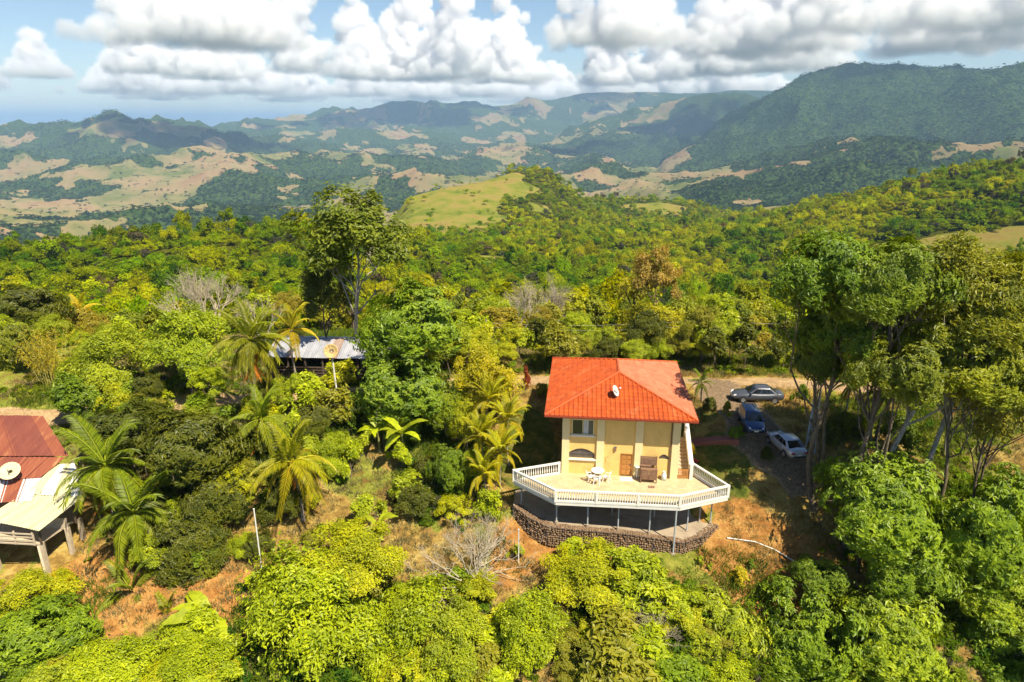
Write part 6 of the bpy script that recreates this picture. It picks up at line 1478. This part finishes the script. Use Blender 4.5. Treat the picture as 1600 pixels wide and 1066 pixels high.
# ------------------------------------------------------------------ clouds: puffs gathered into cumulus, as density grids
def cloud_bank(name, label, puffs, lo, hi, res, dens, noise_scale, seed):
    me = bpy.data.meshes.new(name + '_puffs'); pc = np.array(puffs, np.float32)
    me.vertices.add(len(pc)); me.vertices.foreach_set('co', pc[:, :3].ravel()); me.update()
    fattr(me, 'rad', pc[:, 3])
    o = link(name, me)
    g = bpy.data.node_groups.new(name, 'GeometryNodeTree')
    g.interface.new_socket('Geometry', in_out='INPUT', socket_type='NodeSocketGeometry')
    g.interface.new_socket('Geometry', in_out='OUTPUT', socket_type='NodeSocketGeometry')
    q = NT(g)
    gi = q.n('NodeGroupInput'); go = q.n('NodeGroupOutput')
    pos = q.n('GeometryNodeInputPosition').outputs[0]
    nz = q.n('ShaderNodeTexNoise', {'Vector': pos, 'Scale': noise_scale, 'Detail': 5.0, 'Roughness': 0.56}, noise_dimensions='3D').outputs
    off = q.n('ShaderNodeVectorMath', {0: nz[1], 1: (0.5, 0.5, 0.5)}, operation='SUBTRACT').outputs[0]
    off = q.n('ShaderNodeVectorMath', {0: off, 'Scale': 0.9 / noise_scale * 0.55}, operation='SCALE').outputs[0]
    nz2 = q.n('ShaderNodeTexNoise', {'Vector': pos, 'Scale': noise_scale * 4.5, 'Detail': 3.0, 'Roughness': 0.6}, noise_dimensions='3D').outputs
    off2 = q.n('ShaderNodeVectorMath', {0: nz2[1], 1: (0.5, 0.5, 0.5)}, operation='SUBTRACT').outputs[0]
    off2 = q.n('ShaderNodeVectorMath', {0: off2, 'Scale': 0.16 / noise_scale}, operation='SCALE').outputs[0]
    off = q.n('ShaderNodeVectorMath', {0: off, 1: off2}, operation='ADD').outputs[0]
    p2 = q.n('ShaderNodeVectorMath', {0: pos, 1: off}, operation='ADD').outputs[0]
    sn = q.n('GeometryNodeSampleNearest', {'Geometry': gi.outputs[0], 'Sample Position': p2}, domain='POINT')
    si = q.n('GeometryNodeSampleIndex', {'Geometry': gi.outputs[0]}, data_type='FLOAT', domain='POINT')
    ra = q.n('GeometryNodeInputNamedAttribute', {'Name': 'rad'}, data_type='FLOAT').outputs[0]
    g.links.new(ra, si.inputs['Value']); g.links.new(sn.outputs[0], si.inputs['Index'])
    sp = q.n('GeometryNodeSampleIndex', {'Geometry': gi.outputs[0]}, data_type='FLOAT_VECTOR', domain='POINT')
    g.links.new(pos, sp.inputs['Value']); g.links.new(sn.outputs[0], sp.inputs['Index'])
    dist = q.n('ShaderNodeVectorMath', {0: p2, 1: sp.outputs[0]}, operation='DISTANCE').outputs['Value']
    rr = q.math('DIVIDE', dist, si.outputs[0])
    d = q.n('ShaderNodeMapRange', {0: rr, 1: 1.0, 2: 0.80, 3: 0.0, 4: 1.0}, interpolation_type='SMOOTHSTEP').outputs[0]
    # flat-ish, ragged base
    sep = q.n('ShaderNodeSeparateXYZ', {0: pos}).outputs[2]
    basez = q.math('MULTIPLY_ADD', q.n('ShaderNodeTexNoise', {'Vector': pos, 'Scale': noise_scale * 0.7, 'Detail': 3.0}).outputs[0], 160.0, lo[2] - 40)
    d = q.math('MULTIPLY', d, q.n('ShaderNodeMapRange', {0: q.math('SUBTRACT', sep, basez), 1: 0.0, 2: 110.0, 3: 0.0, 4: 1.0}).outputs[0])
    vc = q.n('GeometryNodeVolumeCube', {'Density': d, 'Background': 0.0, 'Min': lo, 'Max': hi, 'Resolution X': res[0], 'Resolution Y': res[1], 'Resolution Z': res[2]})
    sm = q.n('GeometryNodeSetMaterial', {0: vc.outputs[0]})
    g.links.new(sm.outputs[0], go.inputs[0])
    m, nt, out = newmat(name + '_vapour')
    at = nt.n('ShaderNodeAttribute', None, attribute_name='density').outputs['Fac']
    v = nt.n('ShaderNodeVolumePrincipled', {'Color': (0.975, 0.975, 0.985, 1), 'Density': nt.math('MULTIPLY', at, dens), 'Density Attribute': '', 'Anisotropy': 0.0})
    nt.t.links.new(v.outputs[0], out.inputs['Volume'])
    sm.inputs['Material'].default_value = m
    md = o.modifiers.new('density', 'NODES'); md.node_group = g
    me.materials.append(m)
    return tag(o, label, 'clouds', kind='stuff')
CB = zmax + 12          # cloud base above the haze box
def cumulus(cx, cy_, w, d, h, n, rs, R):
    """one cumulus: big puffs low, smaller puffs piled on top"""
    out_ = []
    for i in range(n):
        u = R.normal(0, 0.40, 2); k = math.exp(-(u[0] ** 2 + u[1] ** 2) * 3.0)
        t = R.random() ** 1.2
        z = CB + 45 + t * h * (0.15 + 1.05 * k)
        out_.append((cx + u[0] * w, cy_ + u[1] * d, z, rs * (0.30 + 0.62 * R.random() ** 1.5) * (1.15 - 0.5 * t) * (0.6 + 0.5 * k)))
    return out_
Rc = np.random.default_rng(23)
def by_bearing(px, r): 
    a_, _ = dir_of(px, 120); return r * math.sin(rad(a_)), r * math.cos(rad(a_))
def bank(name, label, items, r0, r1, half, ztop, vox, dens, nscale, rs):
    puffs = []
    for px, r_, w_, h_, n_ in items:
        x_, y_ = by_bearing(px, r_); puffs += cumulus(x_, y_, w_, w_ * 0.8, h_ * 1.15, n_ * 4, rs, Rc)
    lo = (-half, r0, CB); hi = (half, r1, CB + ztop)
    return cloud_bank(name, label, puffs, lo, hi, tuple(max(8, int((b_ - a_) / vox)) for a_, b_ in zip(lo, hi)), dens, nscale, 1)
near_c = [(240, 6300, 480, 480, 16), (330, 6200, 700, 620, 34), (400, 6400, 480, 480, 20), (960, 6000, 620, 640, 32)]
near_c += [(1150 + k * 105 + Rc.uniform(-20, 20), Rc.uniform(6600, 7600), 700, 640, 34) for k in range(9) if k not in (2, 5)]
near_c += [(1300 + k * 150, Rc.uniform(5400, 6000), 480, 420, 12) for k in range(3)]
mid_c = [(470, 9400, 420, 900, 18), (560, 10300, 560, 760, 24), (640, 10800, 760, 980, 40), (720, 10000, 600, 1050, 34), (790, 11200, 800, 900, 36), (330, 11200, 620, 560, 26), (230, 10200, 460, 640, 20), (960, 12000, 640, 980, 30), (1040, 10800, 560, 620, 24), (1130, 9800, 800, 620, 30), (1240, 9200, 900, 600, 30), (60, 11800, 420, 460, 16)]
far_c = [(30, 15500, 700, 760, 26), (100, 14800, 560, 820, 24), (190, 16800, 820, 520, 22), (290, 17500, 900, 560, 26), (390, 16000, 900, 680, 30), (480, 18500, 1100, 600, 28), (570, 16500, 900, 620, 28), (660, 19000, 1200, 640, 30), (760, 17200, 1000, 700, 30), (860, 19500, 1200, 700, 30), (960, 17000, 1000, 800, 30), (1050, 19000, 1200, 800, 30), (1140, 16500, 1000, 700, 26), (-60, 17500, 800, 600, 20), (240, 20500, 1200, 420, 22), (440, 21500, 1300, 420, 24), (640, 22000, 1400, 420, 24), (820, 22000, 1400, 420, 24), (1000, 22500, 1400, 420, 24), (1200, 21000, 1400, 420, 24)]
bank('cloud_bank', 'big grey based cumulus clouds over the right mountain and upper sky', near_c, 4000, 8600, 6600, 1000, 27, 0.014, 0.0030, 235)
bank('cloud_bank', 'piled white cumulus clouds above the central ridges', mid_c, 8300, 14000, 8400, 1350, 38, 0.013, 0.0024, 300)
bank('cloud_bank', 'low line of distant white clouds along the horizon', far_c, 13600, 24500, 16500, 1050, 64, 0.010, 0.0015, 400)
